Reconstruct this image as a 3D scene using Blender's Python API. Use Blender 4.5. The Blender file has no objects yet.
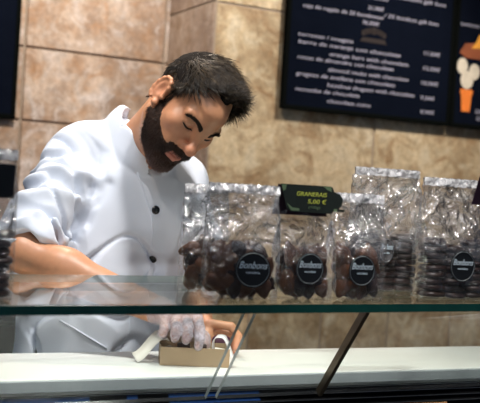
import bpy, bmesh, math, random
import numpy as np
from mathutils import Vector, Matrix, Euler
from mathutils.bvhtree import BVHTree

random.seed(5); RNG = np.random.default_rng(5)
S = bpy.context.scene
COL = S.collection
PI = math.pi

# ------------------------------------------------------------------ camera
FPX = 950.0
TH, ROLL, PITCH = math.radians(27), math.radians(3.55), math.radians(-0.7)
CAMP = np.array([0.0, 0.0, 1.42])
FW = np.array([math.sin(TH)*math.cos(PITCH), math.cos(TH)*math.cos(PITCH), math.sin(PITCH)])
_r0 = np.array([math.cos(TH), -math.sin(TH), 0.0]); _u0 = np.cross(_r0, FW)
RT = _r0*math.cos(ROLL)+_u0*math.sin(ROLL); UP = -_r0*math.sin(ROLL)+_u0*math.cos(ROLL)
cam = bpy.data.cameras.new('camera'); camo = bpy.data.objects.new('camera', cam); COL.objects.link(camo)
camo.matrix_world = Matrix(((RT[0], UP[0], -FW[0], CAMP[0]), (RT[1], UP[1], -FW[1], CAMP[1]), (RT[2], UP[2], -FW[2], CAMP[2]), (0, 0, 0, 1)))
cam.sensor_width = 36; cam.lens = FPX/480*36; cam.clip_start = 0.05
cam.dof.use_dof = True; cam.dof.focus_distance = 1.90; cam.dof.aperture_fstop = 5.0
S.camera = camo

def ray(x, y): return FW+RT*((x-240)/FPX)+UP*((201.5-y)/FPX)
def at(x, y, Y):                     # the point on the plane at depth Y that a pixel shows
    d = ray(x, y); return Vector(CAMP+d*(Y/d[1]))
def atz(x, y, Z):
    d = ray(x, y); return Vector(CAMP+d*((Z-CAMP[2])/d[2]))

# ------------------------------------------------------------------ world, lights, exposure
W = bpy.data.worlds.new('world'); S.world = W; W.use_nodes = True
W.node_tree.nodes['Background'].inputs[0].default_value = (0.62, 0.72, 0.95, 1)
W.node_tree.nodes['Background'].inputs[1].default_value = 0.085
S.view_settings.view_transform = 'Standard'; S.view_settings.look = 'None'
S.view_settings.exposure = 0.0; S.view_settings.gamma = 1.0; S.view_settings.use_curve_mapping = False

def area(name, loc, aim, power, size, color, size_y=None, spread=None):
    L = bpy.data.lights.new(name, 'AREA'); L.energy = power; L.color = color
    L.size = size
    if size_y: L.shape = 'RECTANGLE'; L.size_y = size_y
    if spread: L.spread = math.radians(spread)
    o = bpy.data.objects.new(name, L); COL.objects.link(o); o.location = loc
    o.rotation_euler = (Vector(aim)-Vector(loc)).to_track_quat('-Z', 'Y').to_euler()
    return o
def spot(name, loc, aim, power, angle, color, blend=0.5, soft=0.05):
    L = bpy.data.lights.new(name, 'SPOT'); L.energy = power; L.color = color
    L.spot_size = math.radians(angle); L.spot_blend = blend; L.shadow_soft_size = soft
    o = bpy.data.objects.new(name, L); COL.objects.link(o); o.location = loc
    o.rotation_euler = (Vector(aim)-Vector(loc)).to_track_quat('-Z', 'Y').to_euler()
    return o
WARM = (1.0, 0.86, 0.70); NEUT = (1.0, 0.96, 0.92); COOL = (0.66, 0.80, 1.0)
spot('ceiling_spot_key', (0.25, 1.75, 2.85), (0.72, 2.0, 1.42), 72, 45, NEUT, 0.6, 0.04)
spot('ceiling_spot_hair', (0.95, 2.75, 2.85), (0.85, 1.95, 1.6), 65, 40, WARM, 0.6, 0.05)
spot('ceiling_spot_counter', (0.95, 1.30, 2.8), (1.0, 1.6, 1.1), 110, 70, NEUT, 0.8, 0.10)
spot('added_spot_face', (-0.25, 0.95, 2.75), (0.83, 1.90, 1.56), 32, 11, WARM, 0.7, 0.04)  # unseen spot, added to warm and brighten the face
spot('added_spot_bags', (0.55, 0.35, 2.8), (1.10, 1.40, 1.30), 55, 26, NEUT, 0.8, 0.05)  # unseen spot, added to brighten the bag fronts and seals
area('added_fill_panel', (0.0, 0.6, 2.8), (0.9, 2.0, 1.2), 7, 1.0, COOL)  # unseen cool fill, added to lift and tint the shaded side
spot('wall_spot_left', (0.75, 2.45, 2.85), (0.95, 3.42, 1.75), 130, 80, WARM, 0.8, 0.08)
spot('wall_spot_right', (1.95, 2.1, 2.85), (1.95, 3.0, 1.55), 100, 85, WARM, 0.8, 0.08)
spot('wall_spot_low', (2.3, 2.0, 2.85), (2.2, 3.0, 1.0), 50, 60, WARM, 0.8, 0.08)
area('added_counter_strip', (1.0, 1.47, 1.205), (1.02, 1.66, 1.05), 1.5, 1.5, NEUT, 0.02)  # unseen strip under the shelf, added to brighten counter and hands

# ------------------------------------------------------------------ materials
def mat(name): 
    m = bpy.data.materials.new(name); m.use_nodes = True
    nt = m.node_tree; b = nt.nodes['Principled BSDF']; return m, nt, b
def N(nt, t, **k):
    n = nt.nodes.new(t)
    for a, v in k.items():
        if a in n.inputs: n.inputs[a].default_value = v
        else: setattr(n, a, v)
    return n
def simple(name, col, rough=0.5, metal=0.0, spec=0.5, bump=None, bscale=60, bdist=0.002, var=0.0):
    m, nt, b = mat(name)
    b.inputs['Base Color'].default_value = (*col, 1); b.inputs['Roughness'].default_value = rough
    b.inputs['Metallic'].default_value = metal; b.inputs['Specular IOR Level'].default_value = spec
    tc = N(nt, 'ShaderNodeTexCoord'); 
    if bump or var:
        nz = N(nt, 'ShaderNodeTexNoise', Scale=bscale, Detail=4.0); nt.links.new(tc.outputs['Object'], nz.inputs['Vector'])
    if bump:
        bp = N(nt, 'ShaderNodeBump', Strength=bump, Distance=bdist)
        nt.links.new(nz.outputs['Fac'], bp.inputs['Height']); nt.links.new(bp.outputs[0], b.inputs['Normal'])
    if var:
        mx = N(nt, 'ShaderNodeMix', data_type='RGBA'); mx.inputs[6].default_value = (*[c*(1-var) for c in col], 1); mx.inputs[7].default_value = (*[min(1, c*(1+var)) for c in col], 1)
        nt.links.new(nz.outputs['Fac'], mx.inputs[0]); nt.links.new(mx.outputs[2], b.inputs['Base Color'])
    return m

def stone(name, c1, c2, c3, c4):
    m, nt, b = mat(name); L = nt.links.new
    tc = N(nt, 'ShaderNodeTexCoord'); at_ = N(nt, 'ShaderNodeAttribute', attribute_name='tint')
    add = N(nt, 'ShaderNodeVectorMath', operation='ADD'); sc = N(nt, 'ShaderNodeVectorMath', operation='SCALE'); sc.inputs['Scale'].default_value = 7.0
    L(at_.outputs['Color'], sc.inputs[0]); L(tc.outputs['Object'], add.inputs[0]); L(sc.outputs[0], add.inputs[1])
    n1 = N(nt, 'ShaderNodeTexNoise', Scale=3.6, Detail=8.0, Roughness=0.62, Distortion=0.5); L(add.outputs[0], n1.inputs['Vector'])
    n2 = N(nt, 'ShaderNodeTexNoise', Scale=11.0, Detail=6.0, Roughness=0.65, Distortion=0.8); L(add.outputs[0], n2.inputs['Vector'])
    n3 = N(nt, 'ShaderNodeTexNoise', Scale=45.0, Detail=5.0, Roughness=0.7); L(add.outputs[0], n3.inputs['Vector'])
    r1 = N(nt, 'ShaderNodeValToRGB'); r1.color_ramp.elements[0].position = 0.41; r1.color_ramp.elements[0].color = (*c1, 1)
    r1.color_ramp.elements[1].position = 0.59; r1.color_ramp.elements[1].color = (*c2, 1); L(n1.outputs['Fac'], r1.inputs[0])
    m1 = N(nt, 'ShaderNodeMapRange'); m1.inputs[1].default_value = 0.52; m1.inputs[2].default_value = 0.70; L(n2.outputs['Fac'], m1.inputs[0])
    x1 = N(nt, 'ShaderNodeMix', data_type='RGBA'); L(m1.outputs[0], x1.inputs[0]); L(r1.outputs[0], x1.inputs[6]); x1.inputs[7].default_value = (*c3, 1)
    m2 = N(nt, 'ShaderNodeMapRange'); m2.inputs[1].default_value = 0.50; m2.inputs[2].default_value = 0.30; L(n2.outputs['Fac'], m2.inputs[0])
    x2 = N(nt, 'ShaderNodeMix', data_type='RGBA'); L(m2.outputs[0], x2.inputs[0]); L(x1.outputs[2], x2.inputs[6]); x2.inputs[7].default_value = (*c4, 1)
    m3 = N(nt, 'ShaderNodeMapRange'); m3.inputs[1].default_value = 0.3; m3.inputs[2].default_value = 0.7; m3.inputs[3].default_value = 0.72; m3.inputs[4].default_value = 1.2; L(n3.outputs['Fac'], m3.inputs[0])
    x3 = N(nt, 'ShaderNodeMix', data_type='RGBA', blend_type='MULTIPLY'); x3.inputs[0].default_value = 1; L(x2.outputs[2], x3.inputs[6]); L(m3.outputs[0], x3.inputs[7])
    sp = N(nt, 'ShaderNodeSeparateColor'); L(at_.outputs['Color'], sp.inputs[0])
    m4 = N(nt, 'ShaderNodeMapRange'); m4.inputs[3].default_value = 0.86; m4.inputs[4].default_value = 1.12; L(sp.outputs[0], m4.inputs[0])
    x4 = N(nt, 'ShaderNodeMix', data_type='RGBA', blend_type='MULTIPLY'); x4.inputs[0].default_value = 1; L(x3.outputs[2], x4.inputs[6]); L(m4.outputs[0], x4.inputs[7])
    L(x4.outputs[2], b.inputs['Base Color']); b.inputs['Roughness'].default_value = 0.55
    bp = N(nt, 'ShaderNodeBump', Strength=0.35, Distance=0.006); L(n2.outputs['Fac'], bp.inputs['Height']); L(bp.outputs[0], b.inputs['Normal'])
    return m

def film_mat(name, haze=0.10, tint=(1, 1, 1), bscale=38.0, rough=0.12, strength=0.9, gl=0.10, graded=False):
    m, nt, b = mat(name); L = nt.links.new; nt.nodes.remove(b); out = nt.nodes['Material Output']
    tc = N(nt, 'ShaderNodeTexCoord')
    v = N(nt, 'ShaderNodeTexVoronoi', Scale=bscale, feature='SMOOTH_F1'); nz = N(nt, 'ShaderNodeTexNoise', Scale=bscale*0.9, Detail=5.0, Distortion=1.2)
    L(tc.outputs['Object'], v.inputs['Vector']); L(tc.outputs['Object'], nz.inputs['Vector'])
    ad = N(nt, 'ShaderNodeMath', operation='ADD'); L(v.outputs['Distance'], ad.inputs[0]); L(nz.outputs['Fac'], ad.inputs[1])
    bp = N(nt, 'ShaderNodeBump', Strength=strength, Distance=0.02); L(ad.outputs[0], bp.inputs['Height'])
    tr = N(nt, 'ShaderNodeBsdfTransparent'); tr.inputs[0].default_value = (*tint, 1)
    gs = N(nt, 'ShaderNodeBsdfGlossy', Roughness=rough); L(bp.outputs[0], gs.inputs['Normal'])
    df = N(nt, 'ShaderNodeBsdfDiffuse'); df.inputs[0].default_value = (0.9, 0.9, 0.92, 1); L(bp.outputs[0], df.inputs['Normal'])
    lw = N(nt, 'ShaderNodeLayerWeight', Blend=0.28); L(bp.outputs[0], lw.inputs['Normal'])
    mr = N(nt, 'ShaderNodeMapRange'); mr.inputs[3].default_value = gl; mr.inputs[4].default_value = 0.75; L(lw.outputs['Fresnel'], mr.inputs[0])
    s1 = N(nt, 'ShaderNodeMixShader'); s1.inputs[0].default_value = haze
    if graded:                                   # stretched tight and clear over the goods, crumpled and hazier above them
        sx = N(nt, 'ShaderNodeSeparateXYZ'); L(tc.outputs['Object'], sx.inputs[0])
        h1 = N(nt, 'ShaderNodeMapRange'); h1.inputs[1].default_value = 0.065; h1.inputs[2].default_value = 0.11; h1.inputs[3].default_value = haze*0.2; h1.inputs[4].default_value = haze*1.6; L(sx.outputs['Z'], h1.inputs[0]); L(h1.outputs[0], s1.inputs[0])
        h2 = N(nt, 'ShaderNodeMapRange'); h2.inputs[1].default_value = 0.065; h2.inputs[2].default_value = 0.11; h2.inputs[3].default_value = gl*0.25; h2.inputs[4].default_value = gl*1.2; L(sx.outputs['Z'], h2.inputs[0]); L(h2.outputs[0], mr.inputs[3])
        h3 = N(nt, 'ShaderNodeMapRange'); h3.inputs[1].default_value = 0.065; h3.inputs[2].default_value = 0.11; h3.inputs[3].default_value = 0.40; h3.inputs[4].default_value = 0.80; L(sx.outputs['Z'], h3.inputs[0]); L(h3.outputs[0], mr.inputs[4])
    L(tr.outputs[0], s1.inputs[1]); L(df.outputs[0], s1.inputs[2])
    s2 = N(nt, 'ShaderNodeMixShader'); L(mr.outputs[0], s2.inputs[0]); L(s1.outputs[0], s2.inputs[1]); L(gs.outputs[0], s2.inputs[2])
    L(s2.outputs[0], out.inputs['Surface'])
    return m
def glass_mat(name, tint=(0.93, 0.97, 0.95), rough=0.0, ior=1.5, haze=0.0):
    m, nt, b = mat(name); L = nt.links.new; nt.nodes.remove(b); out = nt.nodes['Material Output']
    tr = N(nt, 'ShaderNodeBsdfTransparent'); tr.inputs[0].default_value = (*tint, 1)
    gs = N(nt, 'ShaderNodeBsdfGlossy', Roughness=rough); fr = N(nt, 'ShaderNodeFresnel')
    ge = N(nt, 'ShaderNodeNewGeometry'); ir = N(nt, 'ShaderNodeMapRange'); ir.inputs[3].default_value = ior; ir.inputs[4].default_value = 1/ior
    L(ge.outputs['Backfacing'], ir.inputs[0]); L(ir.outputs[0], fr.inputs['IOR'])
    s = N(nt, 'ShaderNodeMixShader'); L(fr.outputs[0], s.inputs[0]); L(gs.outputs[0], s.inputs[2])
    if haze:
        df = N(nt, 'ShaderNodeBsdfDiffuse'); df.inputs[0].default_value = (0.85, 0.9, 0.92, 1)
        h = N(nt, 'ShaderNodeMixShader'); h.inputs[0].default_value = haze; L(tr.outputs[0], h.inputs[1]); L(df.outputs[0], h.inputs[2]); L(h.outputs[0], s.inputs[1])
    else: L(tr.outputs[0], s.inputs[1])
    L(s.outputs[0], out.inputs['Surface'])
    return m

M = {}
M['stone_back'] = stone('stone_back', (0.34, 0.245, 0.19), (0.55, 0.45, 0.385), (0.60, 0.55, 0.55), (0.38, 0.225, 0.13))
M['stone_right'] = stone('stone_right', (0.36, 0.27, 0.165), (0.60, 0.50, 0.345), (0.64, 0.57, 0.44), (0.28, 0.17, 0.085))
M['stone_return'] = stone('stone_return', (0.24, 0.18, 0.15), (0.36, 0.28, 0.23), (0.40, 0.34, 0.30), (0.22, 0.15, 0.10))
M['grout'] = simple('grout', (0.30, 0.25, 0.205), 0.9, bump=0.3)
M['floor'] = simple('floor_tile', (0.10, 0.085, 0.075), 0.4, var=0.3, bscale=8)
M['ceiling'] = simple('ceiling_paint', (0.55, 0.52, 0.48), 0.9, var=0.05, bscale=20)
M['board'] = simple('board_black', (0.004, 0.006, 0.013), 0.9, spec=0.0, var=0.2, bscale=14)
M['board_frame'] = simple('board_frame', (0.003, 0.004, 0.004), 0.9, spec=0.02, var=0.2)
M['ink'] = simple('menu_ink', (0.42, 0.43, 0.58), 0.8, var=0.1)
M['ink_dim'] = simple('emblem_ink', (0.015, 0.010, 0.012), 0.8, var=0.1)
M['ink_white'] = simple('label_ink', (0.70, 0.82, 0.90), 0.6, var=0.1)
M['ink_yellow'] = simple('chalk_yellow', (0.80, 0.85, 0.12), 0.8, var=0.1)
M['counter'] = simple('counter_white', (0.80, 0.80, 0.76), 0.35, var=0.03, bscale=10)
M['lip'] = simple('counter_lip_steel', (0.30, 0.33, 0.34), 0.5, 0.0, bump=0.05, var=0.1)
M['black'] = simple('black_lacquer', (0.010, 0.010, 0.012), 0.22, var=0.2)
M['dark_wood'] = simple('dark_cabinet', (0.022, 0.018, 0.016), 0.5, var=0.3, bscale=18)
M['steel'] = simple('brushed_steel', (0.62, 0.64, 0.66), 0.3, 1.0, bump=0.05)
M['bronze'] = simple('bronze_strut', (0.10, 0.075, 0.05), 0.32, 0.8, bump=0.05)
M['louvre'] = simple('louvre_black', (0.006, 0.006, 0.007), 0.6, spec=0.1, var=0.2)
M['blue'] = simple('blue_reflection', (0.008, 0.045, 0.17), 0.6, spec=0.1, var=0.15)  # blue reflection in the slats, put into a colour
M['amber'] = simple('amber_reflection', (0.55, 0.24, 0.05), 0.35, var=0.15)  # orange reflection in the slats, put into a colour
M['glass'] = glass_mat('clear_glass')
M['pane'] = glass_mat('front_glass', (0.95, 0.97, 0.97), haze=0.015)
M['glass_edge'] = simple('green_glass_edge', (0.005, 0.070, 0.056), 0.12, var=0.35, bscale=25)
M['pane_edge'] = simple('pale_glass_edge', (0.30, 0.34, 0.33), 0.2, var=0.2)
M['film'] = film_mat('cellophane', 0.095, gl=0.11, graded=True)
M['film_top'] = film_mat('cellophane_seal', 0.55, bscale=60)
M['label'] = simple('label_black', (0.012, 0.014, 0.016), 0.3, var=0.2)
M['label_clear'] = film_mat('label_clear', 0.12, (0.55, 0.5, 0.5))
M['choc'] = simple('dark_chocolate', (0.028, 0.011, 0.007), 0.30, bump=0.5, bscale=90, bdist=0.003, var=0.45)
M['biscuit'] = simple('brown_biscuit', (0.120, 0.044, 0.016), 0.45, bump=0.6, bscale=70, bdist=0.003, var=0.5)
M['cookie_dark'] = simple('cocoa_cookie', (0.034, 0.014, 0.011), 0.40, bump=0.5, bscale=60, bdist=0.003, var=0.4)
M['slate'] = simple('chalk_tag', (0.012, 0.020, 0.014), 0.6, var=0.3)
M['slate_edge'] = simple('chalk_tag_green', (0.16, 0.24, 0.12), 0.7, var=0.3)
M['tag_back'] = simple('tag_back_purple', (0.035, 0.012, 0.028), 0.6, var=0.2)
M['kraft'] = simple('kraft_card', (0.33, 0.235, 0.135), 0.65, var=0.08, bscale=40, bump=0.05)
M['paper'] = simple('white_paper', (0.78, 0.74, 0.66), 0.6, var=0.05)
M['ribbon'] = simple('satin_ribbon', (0.80, 0.76, 0.74), 0.35, var=0.04)
M['purple'] = simple('plum_shade', (0.07, 0.010, 0.035), 0.4, var=0.25)  # purple shade under the bare fingers, put into a colour
M['jacket'] = simple('white_cotton', (0.74, 0.79, 0.88), 0.85, spec=0.2, bump=0.12, bscale=900, bdist=0.0006)
M['button'] = simple('black_button', (0.008, 0.010, 0.012), 0.25, var=0.2)
M['trousers'] = simple('black_trousers', (0.02, 0.02, 0.024), 0.8, var=0.2)
M['shoe'] = simple('black_shoe', (0.012, 0.012, 0.013), 0.35, var=0.2)
M['lash'] = simple('lash_dark', (0.010, 0.007, 0.005), 0.5, var=0.1)
M['eye'] = simple('eye_white', (0.62, 0.56, 0.52), 0.15, var=0.03)

def hair_mat(name, base, tip):
    m, nt, b = mat(name); L = nt.links.new
    a = N(nt, 'ShaderNodeAttribute', attribute_name='shade'); x = N(nt, 'ShaderNodeMix', data_type='RGBA')
    x.inputs[6].default_value = (*base, 1); x.inputs[7].default_value = (*tip, 1); L(a.outputs['Fac'], x.inputs[0]); L(x.outputs[2], b.inputs['Base Color'])
    b.inputs['Roughness'].default_value = 0.42; b.inputs['Specular IOR Level'].default_value = 0.35
    return m
M['hair'] = hair_mat('dark_hair', (0.007, 0.005, 0.004), (0.085, 0.055, 0.027))
M['scalp'] = simple('hair_under', (0.008, 0.006, 0.005), 0.9, spec=0.1, bump=0.6, bscale=300, var=0.3)
M['beard_base'] = simple('beard_under', (0.035, 0.019, 0.013), 0.8, spec=0.15, bump=0.5, bscale=300, var=0.4)
M['beard'] = hair_mat('dark_beard', (0.016, 0.009, 0.006), (0.40, 0.25, 0.22))

def skin_mat():
    m, nt, b = mat('skin'); L = nt.links.new
    a = N(nt, 'ShaderNodeAttribute', attribute_name='skin_tone')
    tc = N(nt, 'ShaderNodeTexCoord'); nz = N(nt, 'ShaderNodeTexNoise', Scale=70.0, Detail=5.0); L(tc.outputs['Object'], nz.inputs['Vector'])
    mr = N(nt, 'ShaderNodeMapRange'); mr.inputs[3].default_value = 0.86; mr.inputs[4].default_value = 1.12; L(nz.outputs['Fac'], mr.inputs[0])
    x = N(nt, 'ShaderNodeMix', data_type='RGBA', blend_type='MULTIPLY'); x.inputs[0].default_value = 1; L(a.outputs['Color'], x.inputs[6]); L(mr.outputs[0], x.inputs[7])
    L(x.outputs[2], b.inputs['Base Color']); b.inputs['Roughness'].default_value = 0.42
    b.inputs['Subsurface Weight'].default_value = 0.12; b.inputs['Subsurface Radius'].default_value = (0.012, 0.005, 0.003); b.inputs['Subsurface Scale'].default_value = 0.5
    bp = N(nt, 'ShaderNodeBump', Strength=0.12, Distance=0.001); L(nz.outputs['Fac'], bp.inputs['Height']); L(bp.outputs[0], b.inputs['Normal'])
    return m
M['skin'] = skin_mat()
def glove_mat():
    m, nt, b = mat('vinyl_glove'); L = nt.links.new
    b.inputs['Base Color'].default_value = (0.72, 0.66, 0.74, 1); b.inputs['Roughness'].default_value = 0.28
    tc = N(nt, 'ShaderNodeTexCoord'); nz = N(nt, 'ShaderNodeTexNoise', Scale=95.0, Detail=4.0, Distortion=1.5); L(tc.outputs['Object'], nz.inputs['Vector'])
    bp = N(nt, 'ShaderNodeBump', Strength=0.9, Distance=0.004); L(nz.outputs['Fac'], bp.inputs['Height']); L(bp.outputs[0], b.inputs['Normal'])
    mr = N(nt, 'ShaderNodeMapRange'); mr.inputs[3].default_value = 0.10; mr.inputs[4].default_value = 0.75; L(nz.outputs['Fac'], mr.inputs[0]); L(mr.outputs[0], b.inputs['Alpha'])
    return m
M['glove'] = glove_mat()

# ------------------------------------------------------------------ object helpers
def link(name, me, material=None, parent=None, smooth=False):
    o = bpy.data.objects.new(name, me); COL.objects.link(o)
    for mm in (material if isinstance(material, (list, tuple)) else [material]):
        if mm: me.materials.append(mm)
    if smooth:
        me.polygons.foreach_set('use_smooth', [True]*len(me.polygons))
    if parent: o.parent = parent
    return o
def from_bm(name, bm, material, parent=None, smooth=False):
    bmesh.ops.recalc_face_normals(bm, faces=bm.faces)
    me = bpy.data.meshes.new(name); bm.to_mesh(me); bm.free(); return link(name, me, material, parent, smooth)
def tag(o, label, cat, group=None):
    o['label'] = label; o['category'] = cat
    if group: o['group'] = group
    return o
def struct(o): o['kind'] = 'structure'; return o
def thing(name, label, cat, loc=(0, 0, 0), rz=0.0, group=None, parent=None):
    o = bpy.data.objects.new(name, None); COL.objects.link(o); o.empty_display_size = 0.05
    o.location = loc; o.rotation_euler = (0, 0, rz); return tag(o, label, cat, group)
def box(bm, lo, hi, bevel=0.0, mi=0, seg=2):
    g = bmesh.ops.create_cube(bm, size=1.0); vs = g['verts']
    for v in vs:
        v.co = Vector([(lo[i]+hi[i])/2+v.co[i]*(hi[i]-lo[i]) for i in range(3)])
    fs = list({f for v in vs for f in v.link_faces})
    if bevel:
        es = list({e for f in fs for e in f.edges})
        r = bmesh.ops.bevel(bm, geom=es, offset=bevel, segments=seg, affect='EDGES', profile=0.5)
        fs = list({f for f in r['faces']} | {f for v in r['verts'] for f in v.link_faces})
    for f in fs: f.material_index = mi
    return fs
def bar(bm, a, b, wv, wn, mi=0):     # a rectangular bar from a to b; wv, wn are half-width vectors
    a, b, wv, wn = map(Vector, (a, b, wv, wn))
    vs = [bm.verts.new(p+s*wv+t*wn) for p in (a, b) for s, t in ((-1, -1), (1, -1), (1, 1), (-1, 1))]
    for q in ((0, 1, 2, 3), (7, 6, 5, 4), (0, 4, 5, 1), (1, 5, 6, 2), (2, 6, 7, 3), (3, 7, 4, 0)):
        f = bm.faces.new([vs[i] for i in q]); f.material_index = mi
def tube(bm, pts, radii, n=8, mi=0):
    rings = []; pts = [Vector(p) for p in pts]
    if not isinstance(radii, (list, tuple)): radii = [radii]*len(pts)
    for i, p in enumerate(pts):
        t = (pts[min(i+1, len(pts)-1)]-pts[max(i-1, 0)]).normalized()
        u = t.cross(Vector((0.31, 0.17, 0.93))).normalized(); v = t.cross(u)
        rings.append([bm.verts.new(p+(u*math.cos(2*PI*k/n)+v*math.sin(2*PI*k/n))*radii[i]) for k in range(n)])
    for a, b in zip(rings, rings[1:]):
        for k in range(n):
            f = bm.faces.new((a[k], a[(k+1) % n], b[(k+1) % n], b[k])); f.material_index = mi
    bm.faces.new(rings[0][::-1]).material_index = mi; bm.faces.new(rings[-1]).material_index = mi
def text_mesh(name, body, size, extrude=0.0003, align='LEFT', shear=0.0, width=None):
    c = bpy.data.curves.new(name, 'FONT'); c.body = body; c.size = size; c.extrude = extrude; c.align_x = align; c.shear = shear; c.resolution_u = 3
    o = bpy.data.objects.new(name, c); COL.objects.link(o)
    bpy.context.view_layer.update()
    me = bpy.data.meshes.new_from_object(o.evaluated_get(bpy.context.evaluated_depsgraph_get()))
    bpy.data.objects.remove(o); bpy.data.curves.remove(c)
    if width:
        xs = [v.co.x for v in me.vertices]; w = max(xs)-min(xs); k = width/w
        for v in me.vertices: v.co.x *= k
    me.name = name; return me

# ------------------------------------------------------------------ room
XC = 1.390; YR = 3.0; YB = 3.417            # corner of the stepped stone wall
def tile_wall(name, material, u0, u1, courses, place, nrm_off, gap=0.004):
    # courses: (z0, z1, width, offset); place(u, z, d) -> xyz with d the distance out of the wall
    bm = bmesh.new(); lay = bm.loops.layers.float_color.new('tint')
    rr = random.Random(len(name)*7)
    for z0, z1, w, off in courses:
        u = u0-off
        while u < u1:
            a, b = max(u, u0), min(u+w, u1)
            if b-a > 0.01:
                c = (rr.random(), rr.random(), rr.random(), 1)
                p = [place(a+gap/2, z0+gap/2, 0.0), place(b-gap/2, z0+gap/2, 0.0), place(b-gap/2, z1-gap/2, 0.0), place(a+gap/2, z1-gap/2, 0.0)]
                e = 0.004
                q = [place(a+gap/2+e, z0+gap/2+e, 0.012), place(b-gap/2-e, z0+gap/2+e, 0.012), place(b-gap/2-e, z1-gap/2-e, 0.012), place(a+gap/2+e, z1-gap/2-e, 0.012)]
                P = [bm.verts.new(x) for x in p]; Q = [bm.verts.new(x) for x in q]
                fs = [bm.faces.new(Q)]+[bm.faces.new((P[i], P[(i+1) % 4], Q[(i+1) % 4], Q[i])) for i in range(4)]
                for f in fs:
                    for l in f.loops: l[lay] = c
            u += w
    zs = [c[0] for c in courses]+[c[1] for c in courses]
    G = [place(u0, min(zs), 0.003), place(u1, min(zs), 0.003), place(u1, max(zs), 0.003), place(u0, max(zs), 0.003)]
    H = [place(u0, min(zs), -0.1), place(u1, min(zs), -0.1), place(u1, max(zs), -0.1), place(u0, max(zs), -0.1)]
    Gv = [bm.verts.new(x) for x in G]; Hv = [bm.verts.new(x) for x in H]
    for q in [Gv, Hv[::-1]]+[[Gv[i], Hv[i], Hv[(i+1) % 4], Gv[(i+1) % 4]] for i in range(4)]:
        f = bm.faces.new(q); f.material_index = 1
    return struct(from_bm(name, bm, [material, M['grout']]))
CH = 0.264
cb = [(max(0.0, 1.622+CH*k), min(2.95, 1.622+CH*(k+1))) for k in range(-7, 5)]
tile_wall('wall_back', M['stone_back'], -0.6, XC, [(a, b, 0.537, 0.178) for a, b in cb if b-a > .02], lambda u, z, d: (u, YB-d, z), None, 0.005)
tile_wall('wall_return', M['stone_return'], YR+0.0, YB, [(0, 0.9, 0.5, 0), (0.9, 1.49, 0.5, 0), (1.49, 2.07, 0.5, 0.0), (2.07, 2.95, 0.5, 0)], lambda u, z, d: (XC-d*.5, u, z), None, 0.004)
tile_wall('wall_right', M['stone_right'], XC, 3.9, [(0, 0.62, 0.30, 0.10), (0.62, 1.235, 0.305, 0.105), (1.235, 2.065, 0.69, 0.0), (2.065, 2.95, 0.69, 0.3)], lambda u, z, d: (u, YR-d*.4, z), None, 0.005)
bm = bmesh.new(); box(bm, (-1.6, -0.8, -0.06), (3.9, 3.55, 0.0)); struct(from_bm('floor', bm, M['floor']))
bm = bmesh.new(); box(bm, (-1.6, -0.8, 2.95), (3.9, 3.55, 3.0)); struct(from_bm('ceiling', bm, M['ceiling']))
# ------------------------------------------------------------------ boards on the walls
def flat_print(bm, pts, y0, y1, mi=0):
    a = [bm.verts.new((p[0], y0, p[1])) for p in pts]; b = [bm.verts.new((p[0], y1, p[1])) for p in pts]
    bm.faces.new(a).material_index = mi; bm.faces.new(b[::-1]).material_index = mi
    for i in range(len(a)): bm.faces.new((a[i], b[i], b[(i+1) % len(a)], a[(i+1) % len(a)])).material_index = mi
YM = 2.962
def board(name, label, x0, x1, z0, z1, yf):
    t = thing(name, label, 'menu board', ((x0+x1)/2, yf, z0))
    w = (x1-x0)/2; h = z1-z0
    bm = bmesh.new(); box(bm, (-w+0.012, 0.004, 0.012), (w-0.012, 0.018, h-0.012)); from_bm('panel', bm, M['board'], t)
    bm = bmesh.new()
    for lo, hi in (((-w, 0, 0), (w, 0.024, 0.016)), ((-w, 0, h-0.016), (w, 0.024, h)), ((-w, 0, 0.016), (-w+0.016, 0.024, h-0.016)), ((w-0.016, 0, 0.016), (w, 0.024, h-0.016))):
        box(bm, lo, hi, 0.002)
    from_bm('frame', bm, M['board_frame'], t)
    return t
bl = at(282.5, 108, YM); br = at(447, 128, YM)
XB0, XB1, ZB = bl.x-0.002, br.x+0.010, bl.z
menu = board('menu_board', 'black menu board with columns of small white text and prices on the stone wall', XB0, XB1, ZB, ZB+0.80, YM)
pboard = board('picture_board', 'black board showing white scoops and an orange cup, at the right photo edge', XB1+0.006, XB1+0.60, ZB, ZB+0.80, YM)
XF0 = 0.30; XF1 = at(20, 60, YB-0.03).x
wall_board = board('wall_panel', 'dark framed panel on the stone wall at the upper left photo edge', XF0, XF1-0.006, at(14, 119, YB-0.03).z, at(14, 119, YB-0.03).z+0.9, YB-0.036)
wall_board['category'] = 'panel'
def print_text(parent, s, x, y, x2=None, size=0.0195, material=None, y_print=None):
    # x, y: where the baseline starts; x2 where it ends
    p = at(x, y, YM+0.003); w = None
    if x2: w = at(x2, y+0.125*(x2-x), YM+0.003).x-p.x
    me = text_mesh('menu_text', s, size, 0.0004, 'LEFT', 0.12, w)
    o = link('menu_text', me, material or M['ink'], parent)
    o.location = (p.x-parent.location.x, 0.0035, p.z-parent.location.z); o.rotation_euler = (PI/2, 0, 0)
    return o
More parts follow.
